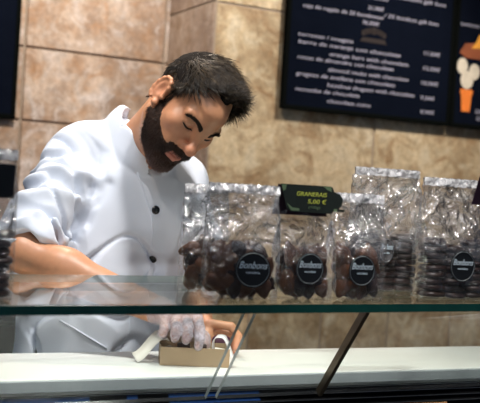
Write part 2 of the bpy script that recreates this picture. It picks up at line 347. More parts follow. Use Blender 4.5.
TX = [("caja de regalo de 12 bombones", 306, -13, 388), ("12 bonbon gift box", 389, -3, 445), ("21,00€", 368, 9.0, 384),
      ("caja de regalo de 25 bombones", 303, 6.5, 383), ("/ 25 bonbon gift box", 384, 17.0, 439), ("36,00€", 362, 23.5, 379),
      ("turrones / nougats", 298, 35, 353), ("barra de naranja con chocolate", 298, 42.5, 400), ("orange bars with chocolate", 329, 55.5, 408),
      ("rocas de almendra con chocolate", 297, 58, 393), ("almond rocks with chocolate", 328, 71, 408),
      ("grageas de avellana con chocolate", 296, 74.5, 395), ("hazelnut dragees with chocolate", 327, 86.5, 414),
      ("monedas de chocolate", 295, 90, 359), ("chocolate coins", 327, 102.5, 370),
      ("11,50€", 423, 54.5, 439), ("12,50€", 422, 69.5, 439), ("10,50€", 420, 84, 437), ("9,50€", 420, 99, 434), ("8,50€", 420, 113, 434)]
for s, x, y, x2 in TX: print_text(menu, s, x, y, x2)
# dim emblem
bm = bmesh.new()
c0 = at(374, 36, YM+0.003)
for k in range(7):
    a0 = -0.9+0.3*k; px = c0.x-menu.location.x+math.sin(a0)*0.058; pz = c0.z-menu.location.z-0.012+math.cos(a0)*0.030
    flat_print(bm, [(px+math.cos(q)*0.011*(1.5 if k == 3 else 1), pz+math.sin(q)*0.011*(1.3 if k == 3 else 1)) for q in np.linspace(0, 2*PI, 9)[:-1]], 0.0030, 0.0042)
flat_print(bm, [(c0.x-menu.location.x+x, c0.z-menu.location.z-0.014+z) for x, z in ((-0.06, -0.012), (0.06, -0.012), (0.05, 0.004), (-0.05, 0.004))], 0.0030, 0.0042)
from_bm('emblem', bm, M['ink_dim'], menu)
print_text(pboard, "bombones", 461, 25, 479, 0.020)
print_text(pboard, "2,00", 475, 113, 482, 0.022); print_text(pboard, "3,50", 476, 120, 483, 0.022)
def disc_print(name, x, y, rx, rz, material, d=0.0, poly=None):
    p = at(x, y, YM+0.003); bm = bmesh.new(); ox, oz = p.x-pboard.location.x, p.z-pboard.location.z
    pts = poly or [(math.cos(a)*rx, math.sin(a)*rz) for a in np.linspace(0, 2*PI, 21)[:-1]]
    flat_print(bm, [(ox+a, oz+b) for a, b in pts], 0.0032-d, 0.0042)
    return from_bm(name, bm, material, pboard)
M['scoop'] = simple('printed_cream', (0.62, 0.58, 0.50), 0.7, var=0.25, bscale=40)
M['cup'] = simple('printed_orange', (0.75, 0.20, 0.03), 0.7, var=0.25, bscale=30)
M['sauce'] = simple('printed_brown', (0.26, 0.075, 0.03), 0.7, var=0.5, bscale=30)
M['yolk'] = simple('printed_yellow', (0.85, 0.38, 0.05), 0.7, var=0.25, bscale=30)
disc_print('printed_scoop', 462.5, 66, 0.027, 0.032, M['scoop'], 0.0002)
disc_print('printed_scoop', 474.5, 72, 0.027, 0.032, M['scoop'], 0.0004)
disc_print('printed_scoop', 467, 80, 0.032, 0.036, M['scoop'], 0.0006)
disc_print('printed_cup', 466, 101, 0, 0, M['cup'], 0.0003, [(-0.020, -0.042), (0.020, -0.042), (0.027, 0.026), (0.031, 0.028), (0.031, 0.046), (-0.031, 0.046), (-0.031, 0.028), (-0.027, 0.026)])
disc_print('printed_cake', 472, 51, 0, 0, M['sauce'], 0.0003, [(-0.06, -0.012), (-0.03, -0.03), (0.06, -0.03), (0.09, 0.02), (0.03, 0.035), (-0.035, 0.026)])
disc_print('printed_topping', 479, 45, 0, 0, M['yolk'], 0.0006, [(-0.035, -0.018), (0.05, -0.01), (0.06, 0.05), (0.0, 0.04), (-0.012, 0.012)])

# back counter along the stone wall, behind the man
bc = thing('back_counter', 'dark low cabinet against the stone wall behind the man', 'cabinet', (0.45, 3.15, 0))
bm = bmesh.new(); box(bm, (-0.55, -0.20, 0.08), (0.30, 0.235, 0.97), 0.004); box(bm, (-0.53, -0.16, 0.0), (0.28, 0.235, 0.08)); from_bm('body', bm, M['dark_wood'], bc)
for k in range(2):
    bm = bmesh.new(); box(bm, (-0.54+0.42*k, -0.218, 0.10), (-0.54+0.42*k+0.41, -0.2005, 0.955), 0.003); d = from_bm('door', bm, M['dark_wood'], bc)
    bm = bmesh.new(); box(bm, (-0.17+0.09*k, -0.236, 0.70), (-0.155+0.09*k, -0.2185, 0.84), 0.002); from_bm('handle', bm, M['steel'], d)
bm = bmesh.new(); box(bm, (-0.57, -0.23, 0.9705), (0.31, 0.238, 1.0), 0.004); from_bm('worktop', bm, M['black'], bc)

# ------------------------------------------------------------------ display case
RC = -0.040                                                   # the case stands very slightly askew
case = thing('display_case', 'glass fronted sweet display case with white counter and green edged glass shelf', 'display case', (0.95, 1.60, 0), 0)
def cpt(x, y, z): return (x-0.95, y-1.60, z)
ZT = 1.07
bm = bmesh.new(); box(bm, (-1.35, -0.004, ZT-0.030), (1.35, 0.245, ZT), 0.002); ct = from_bm('counter_top', bm, M['counter'], case); ct.rotation_euler.z = RC
bm = bmesh.new(); box(bm, (-1.35, -0.014, ZT-0.022), (1.35, -0.0045, ZT-0.002), 0.001); lp = from_bm('counter_lip', bm, M['lip'], ct)
bm = bmesh.new(); box(bm, (-1.30, -0.25, 0.08), (1.30, 0.20, 0.985), 0.006); box(bm, (-1.27, -0.20, 0.0), (1.27, 0.17, 0.08)); box(bm, (-1.30, 0.02, 0.98), (1.30, 0.2, ZT-0.0305)); cbod = from_bm('case_body', bm, M['black'], case); cbod.rotation_euler.z = RC
# louvre grille below the counter lip: a raked face with thin slats
def gy(k): return -0.006-0.0062*k
def gz(k): return ZT-0.030-0.0105*k
for k in range(7):
    bm = bmesh.new(); box(bm, (-1.32, gy(k)-0.0035, gz(k)-0.0016), (1.32, gy(k)+0.016, gz(k)+0.0006), 0.0004); s_ = from_bm('louvre', bm, M['louvre'], case); s_.rotation_euler.z = RC
    bm = bmesh.new(); box(bm, (-1.32, gy(k)-0.0042, gz(k)-0.0006), (1.32, gy(k)-0.0036, gz(k)+0.0004)); e_ = from_bm('louvre_edge', bm, M['steel'], s_)
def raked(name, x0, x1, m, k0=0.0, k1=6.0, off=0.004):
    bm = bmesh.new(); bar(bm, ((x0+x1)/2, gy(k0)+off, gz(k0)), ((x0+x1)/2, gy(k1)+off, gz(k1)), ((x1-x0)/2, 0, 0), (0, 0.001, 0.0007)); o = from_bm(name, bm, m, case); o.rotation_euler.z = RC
raked('grille_back', -1.3, 1.3, M['louvre'], off=0.009)
raked('blue_reflection_plate', -0.60, -0.405, M['blue']); raked('blue_reflection_plate', -0.255, -0.07, M['blue']); raked('blue_reflection_plate', -0.335, -0.315, M['blue'])  # blue plates painted in for the reflections on the slats
raked('amber_reflection_strip', -0.16, 0.02, M['amber'], 3.3, 3.6, 0.001); raked('amber_reflection_strip', 0.14, 0.36, M['amber'], 3.3, 3.6, 0.001); raked('amber_reflection_strip', 0.46, 0.52, M['amber'], 3.3, 3.6, 0.001)  # amber strips painted in for the orange reflections
# glass shelf
RS = 0.030; ZS = 1.24; TS = 0.0165
bm = bmesh.new(); fs = box(bm, (-1.30, -0.260, ZS-TS), (1.25, 0.160, ZS), 0.0012, 0, 1)
for f in bm.faces:
    if abs(f.normal.z) < 0.5: f.material_index = 1
shelf = from_bm('glass_shelf', bm, [M['glass'], M['glass_edge']], case); shelf.rotation_euler.z = RS
# front panes, leaning out at the top
def pane(x0, x1, s0=0.0, s1=0.0):
    bm = bmesh.new(); lean = Vector((0, -0.935, -0.0)).normalized()
    yt0, yt1, yb, zt, zb = 1.425, 1.425, 1.566, ZS-TS-0.001, 1.036
    t = Vector((0, 0.003, 0.0025))
    A = [Vector(cpt(x0+s0, yt0, zt)), Vector(cpt(x1+s1, yt1, zt)), Vector(cpt(x1, yb, zb)), Vector(cpt(x0, yb, zb))]
    f = [bm.verts.new(a-t) for a in A]; b = [bm.verts.new(a+t) for a in A]
    bm.faces.new(f); bm.faces.new(b[::-1])
    for i in range(4): bm.faces.new((f[i], b[i], b[(i+1) % 4], f[(i+1) % 4])).material_index = 2 if i == 2 else 1
    return from_bm('front_pane', bm, [M['pane'], M['pane_edge'], M['black']], case)
XS1 = 0.752; XS2 = 0.996
pane(-0.30, XS1-0.001); pane(XS1+0.021, XS2-0.004); pane(XS2+0.004, 2.20)
bm = bmesh.new(); bar(bm, cpt(XS2, 1.420, ZS-TS-0.001), cpt(XS2, 1.566, 1.034), (0.0042, 0, 0), (0, 0.006, 0.005)); from_bm('strut', bm, M['bronze'], case)
for xx in (-0.26, 2.14):
    bm = bmesh.new(); bar(bm, cpt(xx, 1.44, ZS-TS-0.001), cpt(xx, 1.59, 1.040), (0.008, 0, 0), (0, 0.006, 0.005)); bar(bm, cpt(xx, 1.66, ZS-TS-0.001), cpt(xx, 1.66, ZT-0.02), (0.008, 0, 0), (0, 0.008, 0)); from_bm('end_post', bm, M['steel'], case)

#@@PART2
# ------------------------------------------------------------------ figure: signed-distance modelling turned into one mesh
def V(*a): return np.array(a, float)
def sd_sphere(c, r): c = V(*c); return (lambda P: np.linalg.norm(P-c, axis=-1)-r), c, r
def sd_cone(a, b, ra, rb):
    a, b = V(*a), V(*b); ab = b-a; L2 = ab@ab
    def f(P):
        t = np.clip(((P-a)@ab)/L2, 0, 1); return np.linalg.norm(P-a-t[..., None]*ab, axis=-1)-(ra+(rb-ra)*t)
    return f, (a+b)/2, math.sqrt(L2)/2+max(ra, rb)
def sd_ell(c, r, Rm=None):
    c, r = V(*c), V(*r)
    def f(P):
        q = P-c
        if Rm is not None: q = q@Rm           # columns of Rm are the axes
        k0 = np.linalg.norm(q/r, axis=-1); k1 = np.linalg.norm(q/(r*r), axis=-1)+1e-9
        return k0*(k0-1)/k1
    return f, c, float(max(r))
def sd_flat(a, b, ra, rb, ax, flat):           # a cone flattened along the unit axis ax
    a, b = V(*a), V(*b); ax = V(*ax); ax /= np.linalg.norm(ax)
    def sq(p): return p+np.multiply.outer(p@ax, ax)*(flat-1)
    g, _, _ = sd_cone(sq(a), sq(b), ra, rb)
    return (lambda P: g(sq(P))/((flat+1)/2)), (a+b)/2, np.linalg.norm(b-a)/2+max(ra, rb)
class Body:
    def __init__(s): s.ops = []
    def add(s, prim, k=0.01, op='u'): s.ops.append((op, k)+prim); return s
    def eval(s, P, c=None, hd=None):
        d = np.full(P.shape[:-1], 1.0)
        for op, k, f, pc, pr in s.ops:
            if c is not None and np.linalg.norm(c-pc)-pr > hd+k+(0.05 if op == 'u' else 0.01): continue
            e = f(P)
            if op == 'u':
                h = np.clip(0.5+0.5*(d-e)/k, 0, 1); d = d*(1-h)+e*h-k*h*(1-h)
            elif op == 's':
                h = np.clip(0.5-0.5*(d+e)/k, 0, 1); d = d*(1-h)-e*h+k*h*(1-h)
            elif op == 'i': d = np.maximum(d, e)
        return d
def mesh_field(fn, lo, hi, h, name, B=24, slack=2.2):
    lo, hi = V(*lo), V(*hi); n = np.ceil((hi-lo)/h/B).astype(int)*B+1
    F = np.full(n, 1.0, np.float32); hd = B*h*math.sqrt(3)/2
    for i in range(0, n[0]-1, B):
        for j in range(0, n[1]-1, B):
            for k in range(0, n[2]-1, B):
                c = lo+h*(V(i, j, k)+B/2); dc = fn(c[None], None, None)[0]
                sl = (slice(i, i+B+1), slice(j, j+B+1), slice(k, k+B+1))
                if abs(dc) > hd*slack+0.01: F[sl] = dc; continue
                g = np.stack(np.meshgrid(*[lo[a]+h*np.arange(s, s+B+1) for a, s in enumerate((i, j, k))], indexing='ij'), -1)
                F[sl] = fn(g, c, hd)
    s = F < 0
    cnt = np.zeros([x-1 for x in n], np.int8)
    for a in (0, 1):
        for b in (0, 1):
            for c in (0, 1): cnt += s[a:n[0]-1+a, b:n[1]-1+b, c:n[2]-1+c]
    cells = np.argwhere((cnt > 0) & (cnt < 8)); vid = np.full(cnt.shape, -1, np.int32); vid[tuple(cells.T)] = np.arange(len(cells))
    cor = np.array([(a, b, c) for a in (0, 1) for b in (0, 1) for c in (0, 1)])
    vals = np.stack([F[tuple((cells+o).T)] for o in cor], 1)
    acc = np.zeros((len(cells), 3)); m = np.zeros(len(cells))
    for a in range(8):
        for b in range(a+1, 8):
            if abs(cor[a]-cor[b]).sum() != 1: continue
            va, vb = vals[:, a], vals[:, b]; x = (va < 0) != (vb < 0)
            t = np.where(x, va/np.where(x, va-vb, 1), 0)
            acc += np.where(x[:, None], cor[a]+t[:, None]*(cor[b]-cor[a]), 0); m += x
    co = lo+h*(cells+acc/m[:, None])
    quads = []
    for ax in range(3):
        u, v = (ax+1) % 3, (ax+2) % 3
        s0 = [slice(0, n[i]-1) if i == ax else slice(1, n[i]-1) for i in range(3)]; s1 = list(s0); s1[ax] = slice(1, n[ax])
        A, Bq = s[tuple(s0)], s[tuple(s1)]
        e = np.argwhere(A != Bq); off = np.ones(3, int); off[ax] = 0; e = e+off
        flip = s[tuple(e.T)]
        def cid(du, dv):
            q = e.copy(); q[:, u] -= du; q[:, v] -= dv; return vid[tuple(q.T)]
        q = np.stack([cid(1, 1), cid(0, 1), cid(0, 0), cid(1, 0)], 1)
        q[~flip] = q[~flip][:, ::-1]; quads.append(q)
    Q = np.concatenate(quads); Q = Q[(Q >= 0).all(1)]
    me = bpy.data.meshes.new(name)
    me.vertices.add(len(co)); me.vertices.foreach_set('co', co.astype(np.float32).ravel())
    me.loops.add(Q.size); me.loops.foreach_set('vertex_index', Q.astype(np.int32).ravel())
    me.polygons.add(len(Q)); me.polygons.foreach_set('loop_start', np.arange(0, Q.size, 4, dtype=np.int32))
    me.update(calc_edges=True); me.validate(); return me
_perm = RNG.random((32, 32, 32))
def noise3(P):
    i = np.floor(P).astype(int); t = P-i; t = t*t*(3-2*t); r = 0
    for a in (0, 1):
        for b in (0, 1):
            for c in (0, 1):
                w = (t[..., 0] if a else 1-t[..., 0])*(t[..., 1] if b else 1-t[..., 1])*(t[..., 2] if c else 1-t[..., 2])
                r = r+w*_perm[(i[..., 0]+a) & 31, (i[..., 1]+b) & 31, (i[..., 2]+c) & 31]
    return r

# pose ------------------------------------------------------------
FD = V(0.225, -0.974, 0.0); LD = V(0.974, 0.225, 0.0)          # facing, and towards his left
PEL = V(0.672, 2.110, 0.95); WST = V(0.715, 2.112, 1.15); CHS = V(0.800, 2.120, 1.350); SHC = V(0.812, 2.150, 1.455)
RSH = V(0.648, 2.105, 1.478); LSH = V(0.935, 2.185, 1.420)
REL = V(0.497, 1.945, 1.262); RWR = V(0.722, 1.775, 1.172)
LEL = V(1.005, 2.120, 1.185); LWR = V(0.880, 1.895, 1.165)
NKB = V(0.780, 2.075, 1.500)
HR = np.array([[-0.8798, -0.0284, 0.4745], [-0.3189, -0.7049, -0.6336], [0.3525, -0.7087, 0.6111]])   # columns: his right, forward, up
HT = V(0.8281, 1.915, 1.5861); HS = 0.954
def H(x, y, z): return HT+HS*(HR@V(x, y, z))
def head_local(P): return ((P-HT)@HR)/HS

body = Body()
# torso, legs (mostly under the clothes)
body.add(sd_flat(PEL, WST, .130, .120, FD, 1.45)); body.add(sd_flat(WST, CHS, .120, .135, FD, 1.5), .05)
body.add(sd_flat(CHS, SHC-V(0, 0, .03), .135, .09, FD, 1.5), .04); body.add(sd_cone(RSH, LSH, .036, .036), .04)
for sgn, sh in ((-1, RSH), (1, LSH)): body.add(sd_cone(NKB-V(0, 0, .02), sh, .036, .034), .03)
for sgn in (-1, 1):
    hip = PEL+LD*sgn*.09-V(0, 0, .03); kn = PEL+LD*sgn*.11+V(0.0, -.02, -.47); an = PEL+LD*sgn*.12+V(0.0, .03, -.87)
    body.add(sd_cone(hip, kn, .085, .055), .05); body.add(sd_cone(kn, an, .056, .038), .02); body.add(sd_cone(an-V(0, 0, .03), an+FD*.15-V(0, 0, .045), .036, .028), .02)
# arms
for sh, el, wr in ((RSH, REL, RWR), (LSH, LEL, LWR)):
    body.add(sd_cone(sh, el, .036, .037), .03)
    mid = el+(wr-el)*.33
    body.add(sd_cone(el, mid, .038, .042), .02); body.add(sd_cone(mid, wr, .042, .0285), .03)
# neck
body.add(sd_cone(NKB-V(0, 0, .02), H(0, -.028, -.045), .060, .056), .04)
body.add(sd_cone(NKB+FD*.02, H(0, .01, -.075), .050, .045), .04)
# head
def hs(c, r): return sd_sphere(H(*c), r*HS)
def hc(a, b, ra, rb): return sd_cone(H(*a), H(*b), ra*HS, rb*HS)
def he(c, r, Rm=None): return sd_ell(H(*c), V(*r)*HS, HR if Rm is None else HR@Rm)
body.add(he((0, -.015, .044), (.075, .098, .088)), .03)
body.add(he((0, .034, -.030), (.060, .060, .082)), .03)
body.add(hc((0, .072, .062), (0, .080, .030), .030, .022), .03)
for s in (-1, 1):
    body.add(hc((s*.054, .002, -.052), (s*.014, .076, -.096), .020, .019), .025)
    body.add(hs((s*.046, .058, -.006), .021), .025)
    body.add(hc((s*.012, .088, .034), (s*.046, .070, .036), .0105, .010), .012)
    body.add(hs((s*.028, .076, -.045), .018), .02)
body.add(hs((0, .080, -.099), .018), .02)
body.add(hs((0, .084, -.052), .020), .02)
for s in (-1, 1): body.add(hs((s*.033, .096, .016), .0145), .012, 's')
for s in (-1, 1):
    body.add(he((s*.032, .0745, .017), (.0155, .0125, .0130)), .004)
    body.add(hc((s*.019, .0845, .0105), (s*.032, .0885, .0085), .0018, .0018), .002, 's')
    body.add(hc((s*.032, .0885, .0085), (s*.045, .0795, .0115), .0018, .0014), .002, 's')
body.add(hc((0, .089, .028), (0, .113, -.014), .0088, .0115), .012)
body.add(hs((0, .1175, -.020), .0122), .010)
for s in (-1, 1): body.add(hs((s*.0145, .1020, -.0250), .0092), .007)
body.add(hc((0, .101, -.030), (0, .097, -.042), .006, .006), .008)
for s in (-1, 1): body.add(hs((s*.0075, .1075, -.0335), .0038), .003, 's')
for s in (-1, 1):
    body.add(hc((s*.022, .0895, -.0570), (s*.004, .1000, -.0510), .0045, .0062), .005)
    body.add(hc((s*.020, .0890, -.0640), (0, .0985, -.0670), .0050, .0075), .005)
    body.add(hc((0, .1060, -.0590), (s*.024, .0940, -.0600), .0022, .0018), .003, 's')
# ears
for s in (-1, 1):
    a = 0.32*s; Rm = np.array([[math.cos(a), -math.sin(a), 0], [math.sin(a), math.cos(a), 0], [0, 0, 1]])
    body.add(he((s*.0795, -.012, .004), (.0065, .0190, .0320), Rm), .008)
    rim = [(s*(.0815+.006*math.sin(q*.5)), -.0125+.0195*math.cos(q+.35)-.002, .005+.0320*math.sin(q+.35)) for q in np.linspace(-.3, 4.2, 10)]
    for u_, v_ in zip(rim, rim[1:]): body.add(hc(u_, v_, .0042, .0042), .004)
    body.add(he((s*.0880, -.010, .006), (.0075, .0110, .0180), Rm), .004, 's')
    body.add(hs((s*.0780, .000, -.026), .0085), .006)
    body.add(hs((s*.0790, .007, -.003), .0055), .005)
# hands
def hand(wr, knuckles, chains, thumb, k=.006, grow=0.0, B=None, rad=.0088):
    B = B or body
    pc = sum(knuckles)/len(knuckles)
    for i, kn in enumerate(knuckles):
        B.add(sd_cone(wr+(pc-wr)*.12+(kn-pc)*.45, kn, .0165+grow, .0105+grow), .012)
    for i, (kn, ch) in enumerate(zip(knuckles, chains)):
        pts = [kn]+ch; f = (1.0, 1.06, 1.0, 0.88)[i]
        rs = [rad*1.12*f, rad*1.02*f, rad*.94*f, rad*.80*f]
        for a, b, ra, rb in zip(pts, pts[1:], rs, rs[1:]): B.add(sd_cone(a, b, ra+grow, rb+grow), .003)
    pts = thumb; rs = [.015, .0125, .0105, .0090]
    for a, b, ra, rb in zip(pts, pts[1:], rs, rs[1:]): B.add(sd_cone(a, b, ra+grow, rb+grow), .006)
# right hand: back of the hand up, fingers pointing towards the case front and bent down into the box
def px(x, y, Y): return V(*at(x, y, Y))
R_kn = [px(197, 318, 1.700), px(186, 318, 1.695), px(174.5, 319, 1.705), px(164, 320, 1.720)]
R_ch = [[px(199.5, 328, 1.672), px(200, 338, 1.668), px(198.5, 346.5, 1.676)],
        [px(187.5, 328, 1.668), px(187, 335, 1.672), px(186, 340, 1.690)],
        [px(176, 328, 1.675), px(175, 335, 1.680), px(174.5, 338, 1.700)],
        [px(164.5, 328, 1.695), px(162.5, 333, 1.700), px(164, 335, 1.715)]]
R_th = [px(180, 321, 1.765), px(196, 329, 1.735), px(204, 338, 1.715), px(205, 345, 1.700)]
hand(RWR, R_kn, R_ch, R_th)
# left hand: bare, closed over the far right side of the box
L_kn = [px(207, 323, 1.795), px(208, 328, 1.812), px(210, 332, 1.828), px(213, 335, 1.842)]
L_ch = [[px(231, 326.5, 1.770), px(238, 336, 1.760), px(235.5, 348, 1.752)],
        [px(230, 334, 1.790), px(236, 343, 1.782), px(232, 351, 1.775)],
        [px(229, 338, 1.810), px(234, 346, 1.802), px(230, 353, 1.795)],
        [px(226, 341, 1.828), px(230, 348, 1.820), px(227, 354, 1.812)]]
L_th = [px(206, 326, 1.80), px(207, 335, 1.785), px(212, 343, 1.775), px(218, 347, 1.770)]
hand(LWR, L_kn, L_ch, L_th)

me = mesh_field(body.eval, (0.42, 1.68, -0.01), (1.10, 2.36, 1.76), 0.0024, 'person')
foot_z = min(v.co.z for v in me.vertices)
person = link('person', me, M['skin'], None, True)
tag(person, 'bearded man in a white buttoned jacket bending over the small card box', 'person')
# skin tone: redder nose, lips, ears and knuckles; shaved stubble zones
nv = len(me.vertices); co = np.empty(nv*3, np.float32); me.vertices.foreach_get('co', co); co = co.reshape(-1, 3).astype(float)
nrm = np.empty(nv*3, np.float32); me.vertices.foreach_get('normal', nrm); nrm = nrm.reshape(-1, 3).astype(float)
hl = head_local(co); hn = nrm@HR
in_head = (np.linalg.norm(hl-V(0, .01, .0), axis=1) < .20)
tone = np.tile(V(0.55, 0.265, 0.142), (nv, 1))
def blend(w, c):
    global tone
    w = np.clip(w, 0, 1)[:, None]; tone = tone*(1-w)+V(*c)*w
g = lambda c, r: np.exp(-(np.linalg.norm(hl-V(*c), axis=1)/r)**2)
blend(in_head*.55*g((0, .112, -.02), .022), (0.56, 0.20, 0.13))
for s in (-1, 1): blend(in_head*.35*g((s*.045, .07, -.01), .028), (0.60, 0.24, 0.15)); blend(in_head*.4*g((s*.08, -.01, .0), .03), (0.56, 0.22, 0.14))
lip = in_head & (abs(hl[:, 0]) < .023) & (hl[:, 1] > .086) & (hl[:, 2] < -.0475) & (hl[:, 2] > -.0735)
blend(lip*.8, (0.50, 0.17, 0.13))
for kn in R_kn+L_kn: blend(.35*np.exp(-(np.linalg.norm(co-kn, axis=1)/.014)**2), (0.62, 0.24, 0.17))
for ch in R_ch+L_ch: blend(.45*np.exp(-(np.linalg.norm(co-ch[-1], axis=1)/.012)**2), (0.66, 0.26, 0.20))
ca = me.color_attributes.new('skin_tone', 'FLOAT_COLOR', 'POINT')
ca.data.foreach_set('color', np.c_[tone, np.ones(nv)].astype(np.float32).ravel())

# hair and beard masks on the head --------------------------------
phi = np.arctan2(abs(hl[:, 0]), hl[:, 1]+.015)
lim = np.interp(phi, [0, .30, .62, .85, 1.02, 1.18, 1.32, 1.55, 1.75, 2.0, 2.35, PI], [.099, .103, .098, .072, .046, .028, -.010, -.012, .020, -.010, -.050, -.062])
ear = (abs(hl[:, 0]) > .0725) & (abs(hl[:, 1]+.012) < .029) & (abs(hl[:, 2]-.006) < .043)
hair_m = in_head & (hl[:, 2] > lim) & ~ear & (np.linalg.norm(hl-V(0, -.015, .04), axis=1) < .14)
ax_, ay, az = abs(hl[:, 0]), hl[:, 1], hl[:, 2]
cheek = np.interp(ay, [.0, .025, .05, .07, .085], [.03, -.018, -.036, -.043, -.046])
beard_m = in_head & (ay > -.006) & (az < cheek) & (az > -.120) & (ay > np.interp(az, [-.12, -.05, -.02], [.035, .010, -.006])) & ~ear & ((ax_ > .020) | (az < -.070)) & (hl[:, 1]-.0*az > -.01)
side = in_head & (ax_ > .050) & (phi > 1.10) & (phi < 1.52) & (az < .03) & (az > -.05) & (ay > -.004) & ~ear
mous = in_head & (ax_ < .034) & (ay > .080) & (az < -.0335) & (az > -.0515+0.0*ax_)
mous2 = in_head & (ax_ > .022) & (ax_ < .040) & (ay > .068) & (az < -.036) & (az > -.09)
lips_out = (ax_ < .0215) & (ay > .088) & (az < -.0525) & (az > -.0715)
beard_m = (beard_m | side | mous | mous2) & ~lips_out & ~hair_m
nkx = (ay < .03) & (az < -.075) & (ax_ < .045)
beard_m &= ~((ay < .045) & (az < -.085) & (ax_ < .040))
pol = np.empty(len(me.polygons)*4, np.int32); me.polygons.foreach_get('vertices', pol); pol = pol.reshape(-1, 4)
def follicles(mask, n):
    f = np.where(mask[pol].all(1))[0]; c = f[RNG.integers(0, len(f), n)]; w = RNG.dirichlet([1, 1, 1, 1], n)
    return np.einsum('nk,nkd->nd', w, co[pol[c]]), np.einsum('nk,nkd->nd', w, nrm[pol[c]])
def cap(name, mask, off, material, parent):
    f = np.where(mask[pol].all(1))[0]; ids = np.unique(pol[f]); new = np.full(nv, -1); new[ids] = np.arange(len(ids)); m = len(ids)
    # shell with thickness: an outer skin lifted along the normal and its base just under the scalp
    fade = np.zeros(nv); inside = mask.astype(float)
    q = pol; cnt = np.zeros(nv); sm = inside.copy()
    for _ in range(5):
        av = sm[q].mean(1); s2 = np.zeros(nv); np.add.at(s2, q.ravel(), np.repeat(av, 4)); c2 = np.zeros(nv); np.add.at(c2, q.ravel(), 1.0); sm = s2/np.maximum(c2, 1)
    fade = np.clip((sm[ids]-.45)*2.0, 0.05, 1)
    bumps = 0.85+0.3*noise3(co[ids]*90)
    outer = co[ids]+nrm[ids]*(off*fade*bumps)[:, None]; inner = co[ids]-nrm[ids]*.001
    Fo = new[pol[f]]; Fi = Fo[:, ::-1]+m
    ed = {}
    for a in Fo:
        for i in range(4):
            e = (a[i], a[(i+1) % 4])
            if (e[1], e[0]) in ed: ed.pop((e[1], e[0]))
            else: ed[e] = 1
    rim = [(b, a, a+m, b+m) for a, b in ed]
    mm = bpy.data.meshes.new(name); mm.from_pydata(np.r_[outer, inner].tolist(), [], np.r_[Fo, Fi].tolist()+[tuple(map(int, r)) for r in rim]); mm.update()
    at_ = mm.attributes.new('shade', 'FLOAT', 'POINT'); at_.data.foreach_set('value', np.full(len(mm.vertices), 0.05, np.float32))
    return link(name, mm, material, parent, True)
def strands(name, P0, N0, dirs, lens, r0, shade, material, parent, curl=.35):
    n = len(P0); segs = 4; T = dirs/np.linalg.norm(dirs, axis=1)[:, None]
    pts = [P0-N0*.001]; p = P0-N0*.001; d = N0*.55+T*.6
    for s in range(segs):
        d = d+T*.35+RNG.normal(0, .10, (n, 3)); d -= N0*(np.minimum(0.2*s, .5)*np.maximum(0, (d*N0).sum(1)))[:, None]
        d /= np.linalg.norm(d, axis=1)[:, None]; p = p+d*(lens/segs)[:, None]; pts.append(p)
    vs = []; rad = [1, .95, .8, .55, .12]
    side = np.cross(T, N0); side /= np.linalg.norm(side, axis=1)[:, None]+1e-9
    for i, q in enumerate(pts):
        for k in range(3):
            a = 2*PI*k/3; vs.append(q+(side*math.cos(a)+N0*math.sin(a))*(r0*rad[i])[:, None])
    Vv = np.stack(vs, 1).reshape(-1, 3); m = (segs+1)*3; F = []
    base = np.arange(n)[:, None]*m
    for i in range(segs):
        for k in range(3):
            F.append(np.concatenate([base+i*3+k, base+i*3+(k+1) % 3, base+(i+1)*3+(k+1) % 3, base+(i+1)*3+k], 1))
    F = np.concatenate(F)
    mm = bpy.data.meshes.new(name); mm.vertices.add(len(Vv)); mm.vertices.foreach_set('co', Vv.astype(np.float32).ravel())
    mm.loops.add(F.size); mm.loops.foreach_set('vertex_index', F.astype(np.int32).ravel()); mm.polygons.add(len(F)); mm.polygons.foreach_set('loop_start', np.arange(0, F.size, 4, dtype=np.int32)); mm.update(calc_edges=True)
    at_ = mm.attributes.new('shade', 'FLOAT', 'POINT'); at_.data.foreach_set('value', np.repeat(shade, m).astype(np.float32))
    return link(name, mm, material, parent, True)
hair = cap('hair', hair_m, .008, M['scalp'], person)
P0, N0 = follicles(hair_m, 12000); hl0 = head_local(P0)
top = np.clip((hl0[:, 2]-.03)/.07, 0, 1)
sw = noise3(P0*55)-.5
fr = np.clip((hl0[:, 1]-.01)/.06, 0, 1); tdir = np.c_[-.30+1.3*sw, .75-.9*fr, .10+.9*fr]; sdir = np.c_[.6*sw, -.25+0*sw, -.9+0*sw]
dl = tdir*top[:, None]+sdir*(1-top)[:, None]
strands('hair_strands', P0, N0, dl@HR.T+RNG.normal(0, .16, P0.shape), (.014+.034*top)*RNG.uniform(.7, 1.25, len(P0)), RNG.uniform(.0006, .0011, len(P0)), RNG.uniform(0, 1, len(P0))**2.2, M['hair'], hair)
beard = cap('beard', beard_m, .0010, M['beard_base'], person)
P0, N0 = follicles(beard_m, 7000); b0 = head_local(P0)
grey = np.exp(-((np.linalg.norm((b0-V(0, .075, -.112))*V(.8, 1, 1), axis=1)/.027)**2))
strands('beard_strands', P0, N0, np.tile(V(0, .25, -1), (len(P0), 1))@HR.T+RNG.normal(0, .3, P0.shape), RNG.uniform(.006, .011, len(P0)), RNG.uniform(.0004, .00065, len(P0)), np.clip(.02+.06*RNG.random(len(P0))+grey*RNG.uniform(.3, 1, len(P0)), 0, 1), M['beard'], beard)
